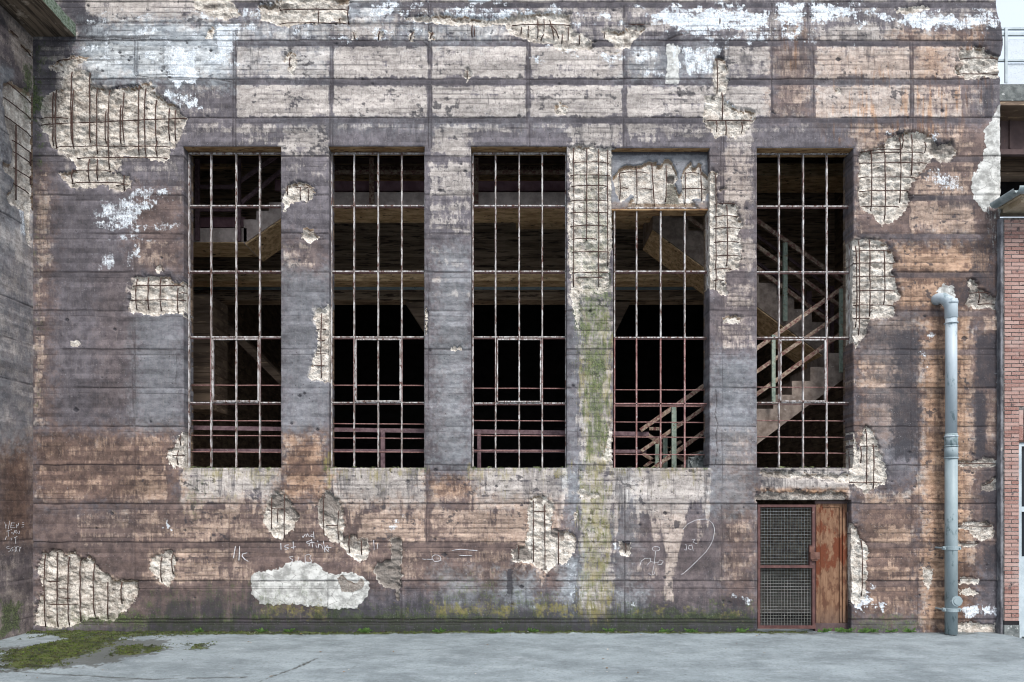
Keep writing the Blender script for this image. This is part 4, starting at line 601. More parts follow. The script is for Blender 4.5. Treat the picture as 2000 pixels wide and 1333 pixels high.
PR = [(1213,330,1213,390,0),(1246,317,1247,393,0),(1276,311,1281,397,0),(1305,315,1304,388,0),(1342,328,1342,391,0),(1372,318,1375,386,0),(1213,330,1269,330,0),(1213,361,1230,362,0),(1247,362,1278,362,0),(1342,331,1370,331,0),(1336,362,1384,363,0)]
segs = []
for (x0, y0, x1, y1) in RB:
    segs.append((x0, y0, x1, y1, .010 if abs(x1 - x0) < abs(y1 - y0) else .024))
for (x0, y0, x1, y1, _) in PR: segs.append((x0, y0, x1, y1, .135))
segs.sort(key=lambda s_: -math.hypot(s_[2] - s_[0], s_[3] - s_[1]))
rest = MB()
for k, (x0, y0, x1, y1, Y) in enumerate(segs):
    mb = MB() if k < 99 else rest
    n = max(2, int(math.hypot(x1 - x0, y1 - y0) / 12)); pts = []
    for i in range(n + 1):
        f = i / n; jx = random.uniform(-.55, .55); 
        bow = (.012 * math.sin(k * 1.7) * math.sin(math.pi * f)) * 120; pts.append((X_(x0 + (x1 - x0) * f + (bow * .35 if abs(x1-x0) < abs(y1-y0) else 0) + (jx if abs(x1-x0) < abs(y1-y0) else 0)), Y - abs(.022 * math.sin(k * 2.3)) * math.sin(math.pi * f) + random.uniform(-.002, .003) + (.02 if i in (0, n) else 0), Z_(y0 + (y1 - y0) * f + (0 if abs(x1-x0) < abs(y1-y0) else jx))))
    r0 = .0088 if abs(x1 - x0) < abs(y1 - y0) else .0075
    mb.tube(pts, [r0 * random.uniform(.85, 1.2) for _ in pts], 6)
    if k < 99: mb.build('rebar', M['rebar'], hall, True)
tag(rest.build('rebar', M['rebar'], hall, True), kind='stuff')

# ------------------------------------------------------------------ window frames (sub-parts: opening light, guard rods)
WF = [  # x mullions, y rows, casement (x0,x1), rods
 ([370, 413, 462, 508, 551], [301, 403, 531, 659, 787, 914], (413, 508), [753, 822, 851, 883]),
 ([648, 692, 739, 785, 830], [301, 403, 531, 659, 787, 914], (692, 785), [753, 828, 856, 883]),
 ([924, 968, 1014, 1059, 1105], [301, 403, 531, 659, 788, 914], (968, 1059), [759, 822, 851, 881]),
 ([1200, 1243, 1290, 1337, 1382], [407, 531, 660, 789, 914], None, [762, 794, 825, 854, 888]),
 ([1476, 1521, 1568, 1614, 1659], [301, 404, 532, 660, 787, 914], (1521, 1614), [757, 822, 854, 885])]
FY = .18
for wi, (xs, ys, cas, rods) in enumerate(WF):
    mb = MB(); w = .020
    def bar_(m_, x0, y0, x1, y1, ww, Y=FY, mi=0, dep=.035):
        L_ = math.hypot(x1 - x0, y1 - y0); m_.bar(P(x0, y0, Y), P(x1, y1, Y), ww, dep, mi, seg=max(2, int(L_ / 5)), jit=.12)
    for i, x in enumerate(xs):
        for y0, y1 in zip(ys[:-1], ys[1:]):
            lower = wi == 3 and y0 > 600
            mi = 1 if lower else 0
            if cas and y0 == ys[-3] and x in cas: bar_(mb, x, y0, x, y1, .022, FY + .012, 1)
            else: bar_(mb, x, y0, x, y1, w if i in (0, 4) else .023, FY, mi)
            if not lower and i in (1, 2, 3): bar_(mb, x, y0, x, y1, .010, FY - .02, 0, .012)
    for j, y in enumerate(ys):
        if j == len(ys) - 1: continue
        bar_(mb, xs[0], y, xs[-1], y, .019 if j else .024, FY, 1 if (wi == 3 and y > 700) else 0)
        if 0 < j: bar_(mb, xs[0], y + 3.0, xs[-1], y + 3.0, .012, FY + .02, 1)
    fr = mb.build('window', [M['bars'], M['barsr']], hall)
    if cas:
        m2 = MB(); y0, y1 = ys[-3] + 4.5, ys[-2] - 3; a, c = cas[0] + 3.5, cas[1] - 3.0
        for seg in ((a, y0, a, y1), (c, y0, c, y1), (a, y0, c, y0), (a, y1, c, y1)): bar_(m2, *seg, .020, FY - .02)
        m2.build('opening_light', M['bars'], fr)
    for y in rods:
        m3 = MB(); pa = P(xs[0] - 4, y, .30); pb = P(xs[-1] + 4, y + (1.0 if y > 800 else .5), .30)
        m3.tube([pa.lerp(pb, k / 6) + Vector((0, 0, random.uniform(-.002, .002))) for k in range(7)], .010, 6); m3.build('guard_rod', M['rod'], fr, True)
# broken sill crumbs
mb = MB()
for (a, c) in ((372, 549), (648, 829), (924, 1107), (1200, 1386), (1482, 1665)):
    for k in range(34 if a == 372 else 20):
        x = random.uniform(a, c); r = random.uniform(.008, .03) * (1.6 if random.random() < .12 else 1)
        c0 = Vector((X_(x), random.uniform(.02, .20), Z_(914))); vs = [c0 + Vector((random.uniform(-1, 1) * r * 1.6, random.uniform(-1, 1) * r, random.uniform(-.2, 1) * r)) for _ in range(6)]
        mb.add(vs, [(0,1,2),(0,2,3),(0,3,4),(0,4,5),(1,3,5),(1,2,4),(2,5,3),(1,4,5)])
tag(mb.build('rubble', MWALL, hall), kind='stuff')
# angle iron beside window jambs
mb = MB(); mb.bar((X_(363), .34, Z_(914)), (X_(363), .34, Z_(290)), .03, .02, seg=40, jit=.1)

# ------------------------------------------------------------------ door: rusty grating gate, lock box, rusty leaf
mb = MB(); DY = .10
def pb(m_, x0, y0, x1, y1, Y0, Y1, mi=0): m_.pbox(x0, y0, x1, y1, Y0, Y1, mi)
def pbar(m_, x0, y0, x1, y1, wpx, Y0, mi=0, dep=.04): m_.bar(P(x0, y0, Y0), P(x1, y1, Y0), wpx * (CAMD + Y0) / F, dep, mi)
pbar(mb, 1481.5, 986, 1481.5, 1228, 5, DY); pbar(mb, 1588.5, 986, 1588.5, 1228, 6, DY); pbar(mb, 1479, 988.5, 1592, 988.5, 5, DY - .002); pbar(mb, 1479, 1225, 1592, 1225, 6, DY - .002); pbar(mb, 1480, 1107, 1591, 1107, 5, DY - .004, 0, .05)
pbar(mb, 1582.5, 1066, 1582.5, 1107, 5, DY - .006, 0, .05)
gate = mb.build('door', M['maroon'], hall); gate['label'] = 'maroon framed steel grating door at ground level'
m2 = MB()
nx = 18; ny0, ny1 = 991, 1222
for k in range(nx): 
    x = 1485 + (1585 - 1485) * (k + .5) / nx; m2.tube([P(x, 991, DY + .02), P(x, 1222, DY + .02)], .0036, 5)
for k in range(41):
    y = 991 + (1222 - 991) * (k + .5) / 41; m2.tube([P(1484, y, DY + .026), P(1586, y, DY + .026)], .0036, 5)
m2.build('wire_mesh', M['mesh'], gate)
m2 = MB(); pb(m2, 1583, 1079, 1601, 1093, DY - .075, DY - .03); pb(m2, 1586, 1093, 1597, 1096, DY - .06, DY - .03); pb(m2, 1581, 1068, 1590, 1079, DY - .05, DY - .028); m2.build('lock_box', M['lock'], gate)
m2 = MB(); pb(m2, 1479.5, 1180, 1482, 1197, DY - .05, DY - .02); m2.build('hinge', M['maroon'], gate); m2 = MB(); pb(m2, 1479.5, 1010, 1482, 1026, DY - .05, DY - .02); m2.build('hinge', M['maroon'], gate)
mb = MB()
pb(mb, 1594, 984, 1655, 1218, .16, .20); pb(mb, 1594, 984, 1601, 1218, .145, .16); pb(mb, 1640, 990, 1644, 1216, .140, .16); pb(mb, 1646, 986, 1651, 1216, .135, .16); pb(mb, 1602, 991, 1605, 1216, .15, .16); pb(mb, 1602, 988, 1640, 991, .15, .16)
leaf = mb.build('door', M['rustp'], hall); leaf['label'] = 'rusty steel door leaf with streaked brown blotches'
mb = MB(); pb(mb, 1592, 1218, 1658, 1236, .13, .2); pb(mb, 1655.5, 984, 1659, 1236, .17, .26); pb(mb, 1592, 978, 1660, 984, .14, .2); mb.build('door_frame', M['purple'], hall)
m2 = MB(); m2.tube([P(1655, 1000, .12), P(1655, 1030, .12)], .012, 8); m2.build('hinge', M['purple'], leaf); m2 = MB(); m2.tube([P(1655, 1150, .12), P(1655, 1215, .12)], .009, 8); m2.build('bolt', M['rebar'], leaf)
mb = MB(); mb.box(X_(1478), .36, 0.0, X_(1665), 1.6, .05); mb.build('threshold', M['black'], hall)

# ------------------------------------------------------------------ the hall behind the facade
def HB(name, mat, *boxes, parent=hall):
    m_ = MB()
    for bx in boxes: m_.box(*bx)
    return m_.build(name, mat, parent)
zt = 11.05
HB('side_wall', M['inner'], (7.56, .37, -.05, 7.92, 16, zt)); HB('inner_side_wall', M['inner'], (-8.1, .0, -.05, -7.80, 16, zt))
HB('rear_wall', M['black'], (-7.79, 15, -.05, 7.55, 15.4, zt)); HB('roof', M['black'], (-8.1, .05, zt + .002, 7.92, 16, zt + .35)); HB('floor', M['bounce'], (-7.79, .37, -.06, 7.55, 15, .02))
mb = MB()    # inner face of the facade, between the windows, keeps the light to the window openings
for a, c in ((64, 358), (549, 642), (829, 920), (1107, 1197), (1386, 1478), (1667, 1906)): mb.box(X_(a), .30, -.05, X_(c), .36, zt)
for (a, y0, c, y1) in WIN: mb.box(X_(a) + .001, .30, Z_(y0) , X_(c) - .001, .358, zt)
for (a, y0, c, y1) in WIN[:4]: mb.box(X_(a) + .001, .30, -.05, X_(c) - .001, .358, Z_(y1))
mb.box(X_(1478) + .001, .30, Z_(977), X_(1667) - .001, .358, Z_(914)); mb.build('inner_wall', M['inner'], hall)
# upper gallery walls and beams
def PB(m_, x0, y0, x1, y1, Y0, Y1): m_.pbox(x0, y0, x1, y1, Y0, Y1)
mb = MB(); PB(mb, 330, 300, 1700, 585, 4.9, 5.1); mb.build('gallery_wall', M['gallery'], hall)
mb = MB(); PB(mb, 560, 376, 1300, 402, 1.6, 2.34); mb.build('landing', M['landing'], hall); mb = MB(); PB(mb, 560, 402.3, 1300, 404, 1.61, 2.34); mb.build('soffit', M['soffit'], hall)
mb = MB(); PB(mb, 1008, 385, 1300, 407, 2.36, 3.4); mb.build('landing', [M['soffit']], hall)
mb = MB(); PB(mb, 300, 446, 482, 473, 1.6, 2.34); mb.build('landing', M['landing'], hall); mb = MB(); PB(mb, 300, 473.3, 482, 475, 1.61, 2.34); mb.build('soffit', M['soffit'], hall)
for (x0, y0, x1, y1, Y0, Y1, m_) in ((330, 535, 1475, 549, 3.2, 3.6, 'soffit'), (330, 569, 1475, 586, 4.3, 4.7, 'gallery'), (1395, 320, 1705, 344, 3.6, 4.4, 'soffit'), (560, 325, 1110, 333, 2.8, 2.95, 'railw'), (560, 342, 1110, 352, 3.0, 3.2, 'soffit'), (330, 300, 1110, 306, 3.0, 3.3, 'purple'), (330, 316, 470, 327, 3.4, 3.5, 'soffit')):
    mb = MB(); PB(mb, x0, y0, x1, y1, Y0, Y1); mb.build('beam', M[m_], hall)
mb = MB(); mb.tube([P(330, 562, 4.0), P(1475, 562, 4.0)], .055, 12); mb.build('pipe', M['pipe2'], hall, True)
mb = MB(); PB(mb, 650, 354, 1110, 373, 1.75, 1.80); PB(mb, 385, 425, 478, 444, 1.75, 1.80); PB(mb, 537, 352, 560, 372, 1.75, 1.8); mb.build('kick_plate', M['chan'], hall)
for x0, y0, x1, y1, x2, y2 in ((790, 590, 829, 650, 829, 590), (1197, 590, 1197, 660, 1232, 590)):
    mb = MB(); mb.prism([(P(a, c, 4.2).x, P(a, c, 4.2).z) for a, c in ((x0, y0), (x1, y1), (x2, y2))], 4.2, 4.6); mb.build('brace', M['inner'], hall)
# mottled dark inner column, first window
mb = MB(); PB(mb, 366, 575, 412, 800, 2.6, 3.4); mb.build('pier', M['inner'], hall)
mb = MB(); mb.prism([(P(a, c, 3.9).x, P(a, c, 3.9).z) for a, c in ((395, 600), (412, 600), (560, 745), (560, 765))], 3.9, 4.4); mb.build('brace', M['inner'], hall)

# ------------------------------------------------------------------ stairs (each flight with its railing is a thing)
def flight(name, x0, y0, x1, y1, th, n, Y0, Y1, label, mat='stairc', extra_top=0):
    """sawtooth concrete flight from pixel (x0,y0) to (x1,y1) (nosing line) with waist th px; runs in the X direction."""
    rt = tag(empty(name, (P(x0, y0, Y0).x, (Y0 + Y1) / 2, P(x0, max(y0, y1), Y0).z - .3)), label, 'staircase')
    pts = []; dx = (x1 - x0) / n; dy = (y1 - y0) / n
    for k in range(n):
        if (y1 < y0): pts += [(x0 + dx * k, y0 + dy * k), (x0 + dx * k, y0 + dy * (k + 1))]
        else: pts += [(x0 + dx * k, y0 + dy * k), (x0 + dx * (k + 1), y0 + dy * k)]
    pts.append((x1, y1)); pts += [(x1, y1 + th), (x0, y0 + th)]
    if name == 'x': pass
    m_ = MB(); q_ = [(P(a, c, Y0).x, P(a, c, Y0).z) for a, c in pts]
    # front and back sawtooth plus a band along every edge: build as strips so concave outline stays clean
    zs = []
    nn = len(q_); 
    m_.prism(q_, Y0, Y1); m_.build('steps', M[mat], rt)
    return rt
def rail(rt, segs_, posts, Y, mat='railw', pmat='railg'):
    for (x0, y0, x1, y1, w_) in segs_:
        m_ = MB(); m_.bar(P(x0, y0, Y), P(x1, y1, Y), w_ * (CAMD + Y) / F, .035, seg=12, jit=.04); m_.build('rail', M[mat], rt)
    for (x0, y0, y1, w_) in posts:
        m_ = MB(); m_.bar(P(x0, y1, Y - .04), P(x0, y0, Y - .04), w_ * (CAMD + Y) / F, .05)
        for yy in (y1 - 8, y1 - 14): m_.tube([P(x0, yy, Y - .085), P(x0, yy, Y - .06)], .009, 6)
        m_.build('post', M[pmat], rt)
lo = flight('staircase', 1330, 935, 1655, 690, 45, 9, 1.0, 1.9, 'lower concrete stair climbing to the right behind the rightmost window, pale green railing posts')
rail(lo, [(1251, 841, 1655, 556, 8), (1252, 882, 1643, 612, 7), (1262, 925, 1643, 652, 8)], [(1644, 565, 728, 9), (1316, 796, 922, 9), (1510, 655, 790, 7)], .92)
up = flight('staircase', 1275, 400, 1620, 655, 48, 10, 2.0, 3.0, 'upper concrete stair with brown soffit climbing to the left across the two rightmost windows', 'stairc')
m_ = MB(); q_ = [(P(a, c, 2.0).x, P(a, c, 2.0).z) for a, c in ((1262, 433), (1275, 449), (1620, 704), (1620, 708), (1262, 442))]
m_.prism([(P(1275, 448.5, 2.0).x, P(1275, 448.5, 2.0).z), (P(1275, 451, 2.0).x, P(1275, 451, 2.0).z), (P(1620, 706, 2.0).x, P(1620, 706, 2.0).z), (P(1620, 703.5, 2.0).x, P(1620, 703.5, 2.0).z)], 2.02, 3.0); m_.build('soffit', M['soffit'], up)
rail(up, [(1400, 376, 1655, 556, 8), (1400, 425, 1650, 605, 7), (1325, 411, 1615, 625, 7)], [(1533, 475, 628, 8)], 1.92)
rail(up, [(1420, 420, 1660, 590, 5), (1420, 470, 1650, 640, 5)], [(1580, 570, 640, 9), (1625, 560, 690, 6)], 3.05, 'railp', 'railp')
lf = flight('staircase', 476, 446, 600, 362, 30, 5, 1.6, 2.5, 'short concrete stair rising right behind the upper panes of the leftmost window', 'landing')
m_ = MB(); m_.prism([(P(a, c, 1.6).x, P(a, c, 1.6).z) for a, c in ((478, 475.5), (600, 391.5), (600, 395), (480, 478))], 1.62, 2.5); m_.build('soffit', M['soffit'], lf)
rail(lf, [(388, 366, 450, 366, 7), (450, 368, 560, 292, 7), (470, 398, 562, 325, 7), (388, 410, 455, 410, 7), (455, 412, 475, 398, 5)], [(386, 312, 470, 8), (467, 310, 472, 7)], 1.5, 'railp', 'railp')
lr = tag(empty('gallery_railing', P(725, 400, 1.5)), 'steel railing along the upper landing behind the second and third windows', 'railing')
rail(lr, [(560, 337, 1110, 337, 7)], [(726, 308, 398, 9), (930, 308, 398, 9)], 1.54, 'railw', 'railw')
# floor-level railing behind the sills
fl = tag(empty('floor_railing', P(748, 914, 1.0)), 'maroon steel guard rail running behind the lower panes of the four left windows', 'railing')
rail(fl, [(340, 835.5, 1267, 848, 8), (340, 880, 1262, 882, 6)], [(748, 840, 935, 8), (936, 840, 935, 7), (1140, 842, 935, 8)], 1.0, 'railp', 'railp')
ds = tag(empty('stair_railing', P(1300, 914, 1.25)), 'low rusty handrail sloping down to the right in the bottom of the fourth window', 'railing')
rail(ds, [(1262, 848, 1345, 906, 8), (1255, 886, 1330, 935, 7), (1258, 912, 1330, 862, 6), (1268, 838, 1290, 838, 6)], [(1299, 855, 930, 8), (1283, 868, 930, 7)], 1.25, 'railw', 'railg')
# rubble lump on the ledge in the fourth window
rt = MB()
for k in range(9):
    a = 1346 + k * 4.2; z_ = 914 - 6 - 16 * min(1, k / 4); c0 = P(a, z_, .45); r = .09
    vs = [c0 + Vector((random.uniform(-1, 1) * r, random.uniform(-1, 1) * r, random.uniform(-1, 1) * r)) for _ in range(8)]
    rt.add(vs, [(0,1,2),(0,2,3),(0,3,4),(0,4,5),(5,6,7),(1,3,5),(1,2,4),(2,5,3),(1,4,5),(0,6,2),(6,1,7),(7,3,4)])
rt.box(P(1340, 910, .5).x, .4, Z_(920), P(1386, 910, .5).x, .62, Z_(895)); tag(rt.build('concrete_rubble', M['walk']), 'heap of broken concrete on the sill at the right end of the fourth window', 'rubble')

# ------------------------------------------------------------------ downpipe
dp = tag(empty('downpipe', (X_(1857), -.17, 0)), 'grey metal downpipe with elbow at the top running down the right side of the facade', 'pipe')
pr = .088; cx = P(1857.5, 900, -.17).x; cy = -.17
mb = MB(); arc = []
zb = P(0, 612, cy).z; ex = P(1843, 0, cy).x
pts = [Vector((cx - .13, .06, zb + .26)), Vector((cx - .125, -.03, zb + .27)), Vector((cx - .09, -.10, zb + .26)), Vector((cx - .04, -.15, zb + .20)), Vector((cx - .01, -.168, zb + .11)), Vector((cx, cy, zb + .02)), Vector((cx, cy, zb - .05))]
mb.tube(pts, pr, 24); mb.build('elbow', M['pipe'], dp, True)
zj = P(0, 850, cy).z; mb = MB(); mb.tube([(cx, cy, zb + .02), (cx, cy, zj)], pr - .004, 28); mb.build('upper_pipe', M['pipe'], dp, True)
mb = MB(); mb.tube([(cx, cy, zj + .02), (cx, cy, .005)], pr + .002, 28); mb.build('lower_pipe', M['pipe2'], dp, True)
def ring(y, h, dr, mat='pipe', nm='collar'):
    z = P(0, y, cy).z; m_ = MB(); m_.tube([(cx, cy, z + h / 2), (cx, cy, z + h / 2 - .004), (cx, cy, z - h / 2 + .004), (cx, cy, z - h / 2)], [pr, pr + dr, pr + dr, pr], 28); m_.build(nm, M[mat], dp, True)
for y, h, dr in ((592, .05, .010), (632, .022, .012), (604, .3, .004), (853, .03, .012), (862, .14, .006), (872, .025, .012), (895, .03, .014), (884, .16, .008)): ring(y, h, dr, 'pipe' if y < 860 else 'pipe2')
for y in (1071, 1191):
    z = P(0, y, cy).z; m_ = MB(); m_.tube([(cx, cy, z + .03), (cx, cy, z + .026), (cx, cy, z - .026), (cx, cy, z - .03)], [pr, pr + .014, pr + .014, pr], 28)
    m_.tube([(cx - pr - .03, cy, z), (cx - pr - .05, .03, z)], .014, 8); m_.tube([(cx + pr + .03, cy, z), (cx + pr + .05, .03, z)], .014, 8)
    for s_ in (-1, 1): m_.box(cx + s_ * (pr + .005), cy - .02, z - .028, cx + s_ * (pr + .055), cy + .015, z + .028)
    for s_ in (-1, 1): m_.tube([(cx + s_ * (pr + .035), cy - .045, z), (cx + s_ * (pr + .035), cy - .02, z)], .014, 6)
    m_.build('clamp', M['pipe2'], dp)
z = P(0, 1173, cy).z; m_ = MB(); c0 = Vector((cx + .035, cy - pr + .012, z))
for r0, r1, ya, yb in ((.085, .085, 0, -.02), (.062, .058, -.02, -.032)):
    m_.tube([c0 + Vector((0, ya + .03, 0)), c0 + Vector((0, yb, 0))], [r0, r1], 20)
m_.box(c0.x - .095, c0.y - .008, z - .014, c0.x + .095, c0.y + .02, z + .014); m_.build('cleaning_port', M['pipe2'], dp)

# ------------------------------------------------------------------ adjoining wing on the left (faces right)
wing = tag(empty('concrete_wing', (-8.4, -3, 0)), 'dark concrete wing at the left edge with overhanging slab and mossy corner', 'building')
XL = -7.79
def wv(px, py):                 # photograph -> virtual pixels on the wing wall (u = distance from corner * 120)
    d = -XL * F / (1000 - px); return ((CAMD - d) * 120, 985 - (985 - py) * d / CAMD)
gw = Grid([-3, 520], [-90, 1260], 2.4); gw.new(*LAYERS, 'D'); q = gw.paint
def wp(*a): return [wv(x, y) for x, y in a]
gw.L['L'][:] = .40; gw.L['T'][:] = .22; q('U', [wv(64, 300), wv(64, 860), (520, 985), (520, 200)], .45, 40, 40, 'iso', 31); q('W', wp((30, 400), (60, 400), (56, 470), (40, 460)), .6, 10, 10, 'drip', 32)
q('L', [wv(62, -20), wv(62, 980), (0, 980), (0, -20)], .5, 4, 5, 'iso', 2); q('L', wp((0, 20), (25, 60), (30, 120), (64, 170), (64, 40), (20, 0)), .95, 10, 8, 'iso', 2)
q('L', wp((28, 450), (45, 450), (44, 500), (30, 510)), .75, 6, 8, 'drip', 2); q('L', wp((20, 60), (50, 110), (64, 170), (62, 120), (40, 80)), .8, 5, 6, 'iso', 2)
q('T', wp((0, 850), (64, 850), (64, 1060), (0, 1060)), .8, 30, 14, 'iso', 2); q('L', wp((0, 860), (64, 860), (64, 1150), (0, 1150)), .24, 20, 12, 'iso', 2); q('L', wp((0, 1090), (40, 1090), (30, 1160), (0, 1160)), .4, 12, 12, 'iso', 3)
q('U', wp((0, 120), (25, 140), (25, 330), (0, 330)), .5, 12, 10); q('U', wp((0, 500), (60, 500), (60, 840), (0, 840)), .28, 20, 10); q('K', wp((0, 100), (45, 200), (55, 330), (20, 430), (0, 430)), .42, 14, 14, 'iso', 5); q('L', wp((38, 200), (64, 200), (60, 240), (40, 240)), .5, 6, 6)
q('G', wp((0, 1170), (45, 1180), (40, 1230), (0, 1250)), .75, 14, 14, 'iso', 5); q('G', wp((45, 130), (64, 130), (64, 240), (50, 230)), .7, 8, 8, 'iso', 6); q('K', wp((0, -90), (64, 40), (64, 80), (30, 60), (0, 60)), .5, 12, 10, 'iso', 7)
for pts in (wp((10, 165), (26, 160), (40, 172), (64, 180), (66, 300), (64, 410), (50, 415), (20, 398), (14, 380), (28, 370), (28, 352), (8, 330), (10, 318), (26, 325), (26, 290), (14, 240), (8, 205)), wp((20, 62), (38, 78), (46, 100), (64, 112), (64, 100), (40, 80), (30, 66)), wp((50, 410), (62, 405), (60, 480), (54, 470))):
    q('S', pts, 1.0, 2, 4, 'iso', 8); q('D', pts, .045, 3, 4, 'iso', 8)
yy = gw.y[:, None]; xx = gw.x[None, :]; JJ = gw.L['J']
for k in range(-4, 16):
    y0 = 155 + 75.4 * k - 6
    JJ[:] = np.maximum(JJ, np.exp(-((yy - y0 - gw.vn(30, 300, 3, 2)) / 1.4) ** 2) * (.2 + .5 * sst(gw.vn(90, 20, 45, 3), -.4, .3)))
    for jx in range(1, 8): JJ[:] = np.maximum(JJ, np.exp(-((yy - y0 - 11 - 9.2 * jx) / 1.1) ** 2) * .2 * sst(gw.vn(70, 9.2, 44, 2), -.1, .5))
Sw = gw.L['S']; Rw = np.clip(Sw - np.roll(Sw, 3, 0), 0, 1) + .3 * sst(gw.vn(16, 9, 6, 3), .4, .8) * Sw
Dw = np.clip(gw.L['D'] + Sw * (.014 * gw.vn(11, 11, 5, 3) + .01 * np.abs(gw.vn(4, 4, 7, 2))) + .003 * (gw.vn(40, 30, 9, 3) + 1) + JJ * .004 * (1 - Sw), 0, .1)
pw = np.stack([XL - Dw, -np.broadcast_to(xx, Sw.shape) / 120, CAMZ + (985 - np.broadcast_to(yy, Sw.shape)) / 120], 2)
gwm = grid_mesh('side_wall', gw, pw, {'a1': (gw.L['L'] + .2 * gw.vn(18, 30, 60, 4) + .1 * gw.board(5, 60), gw.L['T'], gw.L['W'], gw.L['G'] + .2 * gw.vn(10, 10, 6, 3) * (gw.L['G'] > .02)), 'a2': (gw.L['K'] + .12 * gw.vn(30, 30, 8, 3), Sw, gw.L['C'], gw.L['Ye']), 'a3': (JJ * (1 - .8 * Sw), Rw, np.clip(.5 + .3 * gw.board(9, 90) + .25 * gw.vn(50, 40, 11, 3), 0, 1), gw.L['U'])}, [], MWALL, wing)
gwm.data.flip_normals()
mb = MB(); mb.box(-9.2, -4.33, -.05, XL - .12, .0, 11.6); mb.box(-9.2, -6, 0, -8.2, -4.34, 11.6); mb.build('wall_core', M['walk'], wing)
zc = 9.68; xs_ = P(147, 73, -.02).x
mb = MB(); n = 24
for k in range(n):
    ya = -.005 - 4.3 * k / n; yb = -.005 - 4.3 * (k + 1) / n; j = random.uniform(-.012, .012)
    mb.box(XL - .2, ya, zc, xs_ + j, yb, zc + .2)
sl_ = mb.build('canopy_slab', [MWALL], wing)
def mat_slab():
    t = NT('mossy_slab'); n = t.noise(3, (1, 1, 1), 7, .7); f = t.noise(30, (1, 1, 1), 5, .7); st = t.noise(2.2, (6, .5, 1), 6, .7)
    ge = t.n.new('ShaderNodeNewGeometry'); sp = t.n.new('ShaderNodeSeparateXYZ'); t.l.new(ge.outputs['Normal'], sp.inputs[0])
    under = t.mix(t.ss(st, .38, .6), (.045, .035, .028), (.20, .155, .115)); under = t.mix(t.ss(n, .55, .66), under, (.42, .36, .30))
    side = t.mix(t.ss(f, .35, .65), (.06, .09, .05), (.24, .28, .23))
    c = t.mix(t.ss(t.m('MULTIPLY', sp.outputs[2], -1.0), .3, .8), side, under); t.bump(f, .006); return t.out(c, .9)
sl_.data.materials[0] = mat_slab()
wr = [((12, 161), (64, 200)), ((8, 190), (64, 233)), ((11, 226), (64, 268)), ((28, 277), (66, 300)), ((30, 298), (66, 322)), ((30, 330), (66, 352)), ((12, 350), (60, 378)), ((24, 72), (64, 110)), ((22, 58), (40, 78))]
for (a, c) in wr:
    (u0, y0), (u1, y1) = wv(*a), wv(*c); m_ = MB()
    m_.tube([(XL - .012 - (.02 if k in (0, 5) else 0), -(u0 + (u1 - u0) * k / 5) / 120, CAMZ + (985 - (y0 + y1) / 2 + random.uniform(-.5, .5)) / 120) for k in range(6)], .009, 6); m_.build('rebar', M['rebar'], wing, True)
for (px, y0, y1) in ((34, 246, 392), (62, 298, 325), (62, 345, 362)):
    (u0, v0), (u1, v1) = wv(px, y0), wv(px, y1); m_ = MB(); m_.tube([(XL - .02, -u0 / 120, CAMZ + (985 - v0 - (v1 - v0) * k / 5) / 120) for k in range(6)], .010, 6); m_.build('rebar', M['rebar'], wing, True)

# ------------------------------------------------------------------ brick building on the right
brk = tag(empty('brick_building', (9.5, 0, 0)), 'red brick building at the right edge with zinc gutter and pale door frame', 'building')
BYf = -.09; xl = P(1962, 800, BYf).x; xw = P(1990.5, 800, BYf).x; dz = CAMZ + (985 - 0) * 0
def zb_(py): return P(0, py, BYf).z
z0, z1 = zb_(1213), zb_(428); course = 7.62 * (CAMD + BYf) / F * 1.0; bl_, bh = .24, course - .013
mb = MB(); rows = int((z1 - z0) / course); cols = []
dtop = zb_(862); dright = xw + 1.1
for r_ in range(rows):
    z = z0 + r_ * course; x = xl - (.125 if r_ % 2 else 0)
    while x < xl + 3.0:
        ln = .24 if (r_ % 2 == 0 or True) else .115
        a, c = max(x, xl), x + ln - .012
        x += ln
        pieces = [(a, c)]
        if z < dtop: pieces = [(a, min(c, xw - .004)), (max(a, dright), c)]
        elif z < dtop + .5: pieces = [(a, min(c, xw - .004)), (max(a, dright + .1), c)]
        for a, c in pieces:
            if c - a < .025: continue
            j = random.uniform(-.003, .003); mb.box(a, BYf + j, z + .001, c, BYf + .05, z + bh, 0)
            tone = random.random(); cols += [tone] * 24
x = xw
while x < dright + .1:      # soldier course over the door
    j = random.uniform(-.003, .003)
    mb.box(x, BYf + j, dtop + .012, x + .062, BYf + .05, dtop + .25); mb.box(x, BYf + j, dtop + .262, x + .062, BYf + .05, dtop + .5); cols += [random.random() for _ in range(2) for __ in range(24)][:48]; x += .075
def mat_brick():
    t = NT('old_brick'); n = t.noise(2.0, (1, 1, 1), 6, .6); f = t.noise(45, (1, 1, 1), 5, .7); s = t.noise(9, (1, 1, 1), 5, .7)
    ob = t.n.new('ShaderNodeAttribute'); ob.attribute_name = 'tone'; tn = ob.outputs['Fac']
    c = t.mix(tn, (.23, .115, .095), (.40, .265, .23)); c = t.mix(t.m('MULTIPLY', t.ss(f, .45, .7), .5), c, (.50, .36, .32)); c = t.mix(t.m('MULTIPLY', t.ss(n, .52, .66), .65), c, (.40, .30, .27))
    c = t.mix(t.m('MULTIPLY', t.ss(s, .58, .66), .85), c, (.07, .06, .062))
    t.bump(f, .003); return t.out(c, .85)
bo = mb.build('brick_wall', mat_brick(), brk)
at = bo.data.attributes.new('tone', 'FLOAT', 'FACE'); nb = len(bo.data.polygons) // 6; rr = np.repeat(np.random.RandomState(3).uniform(0, 1, nb), 6); at.data.foreach_set('value', rr.astype(np.float32))
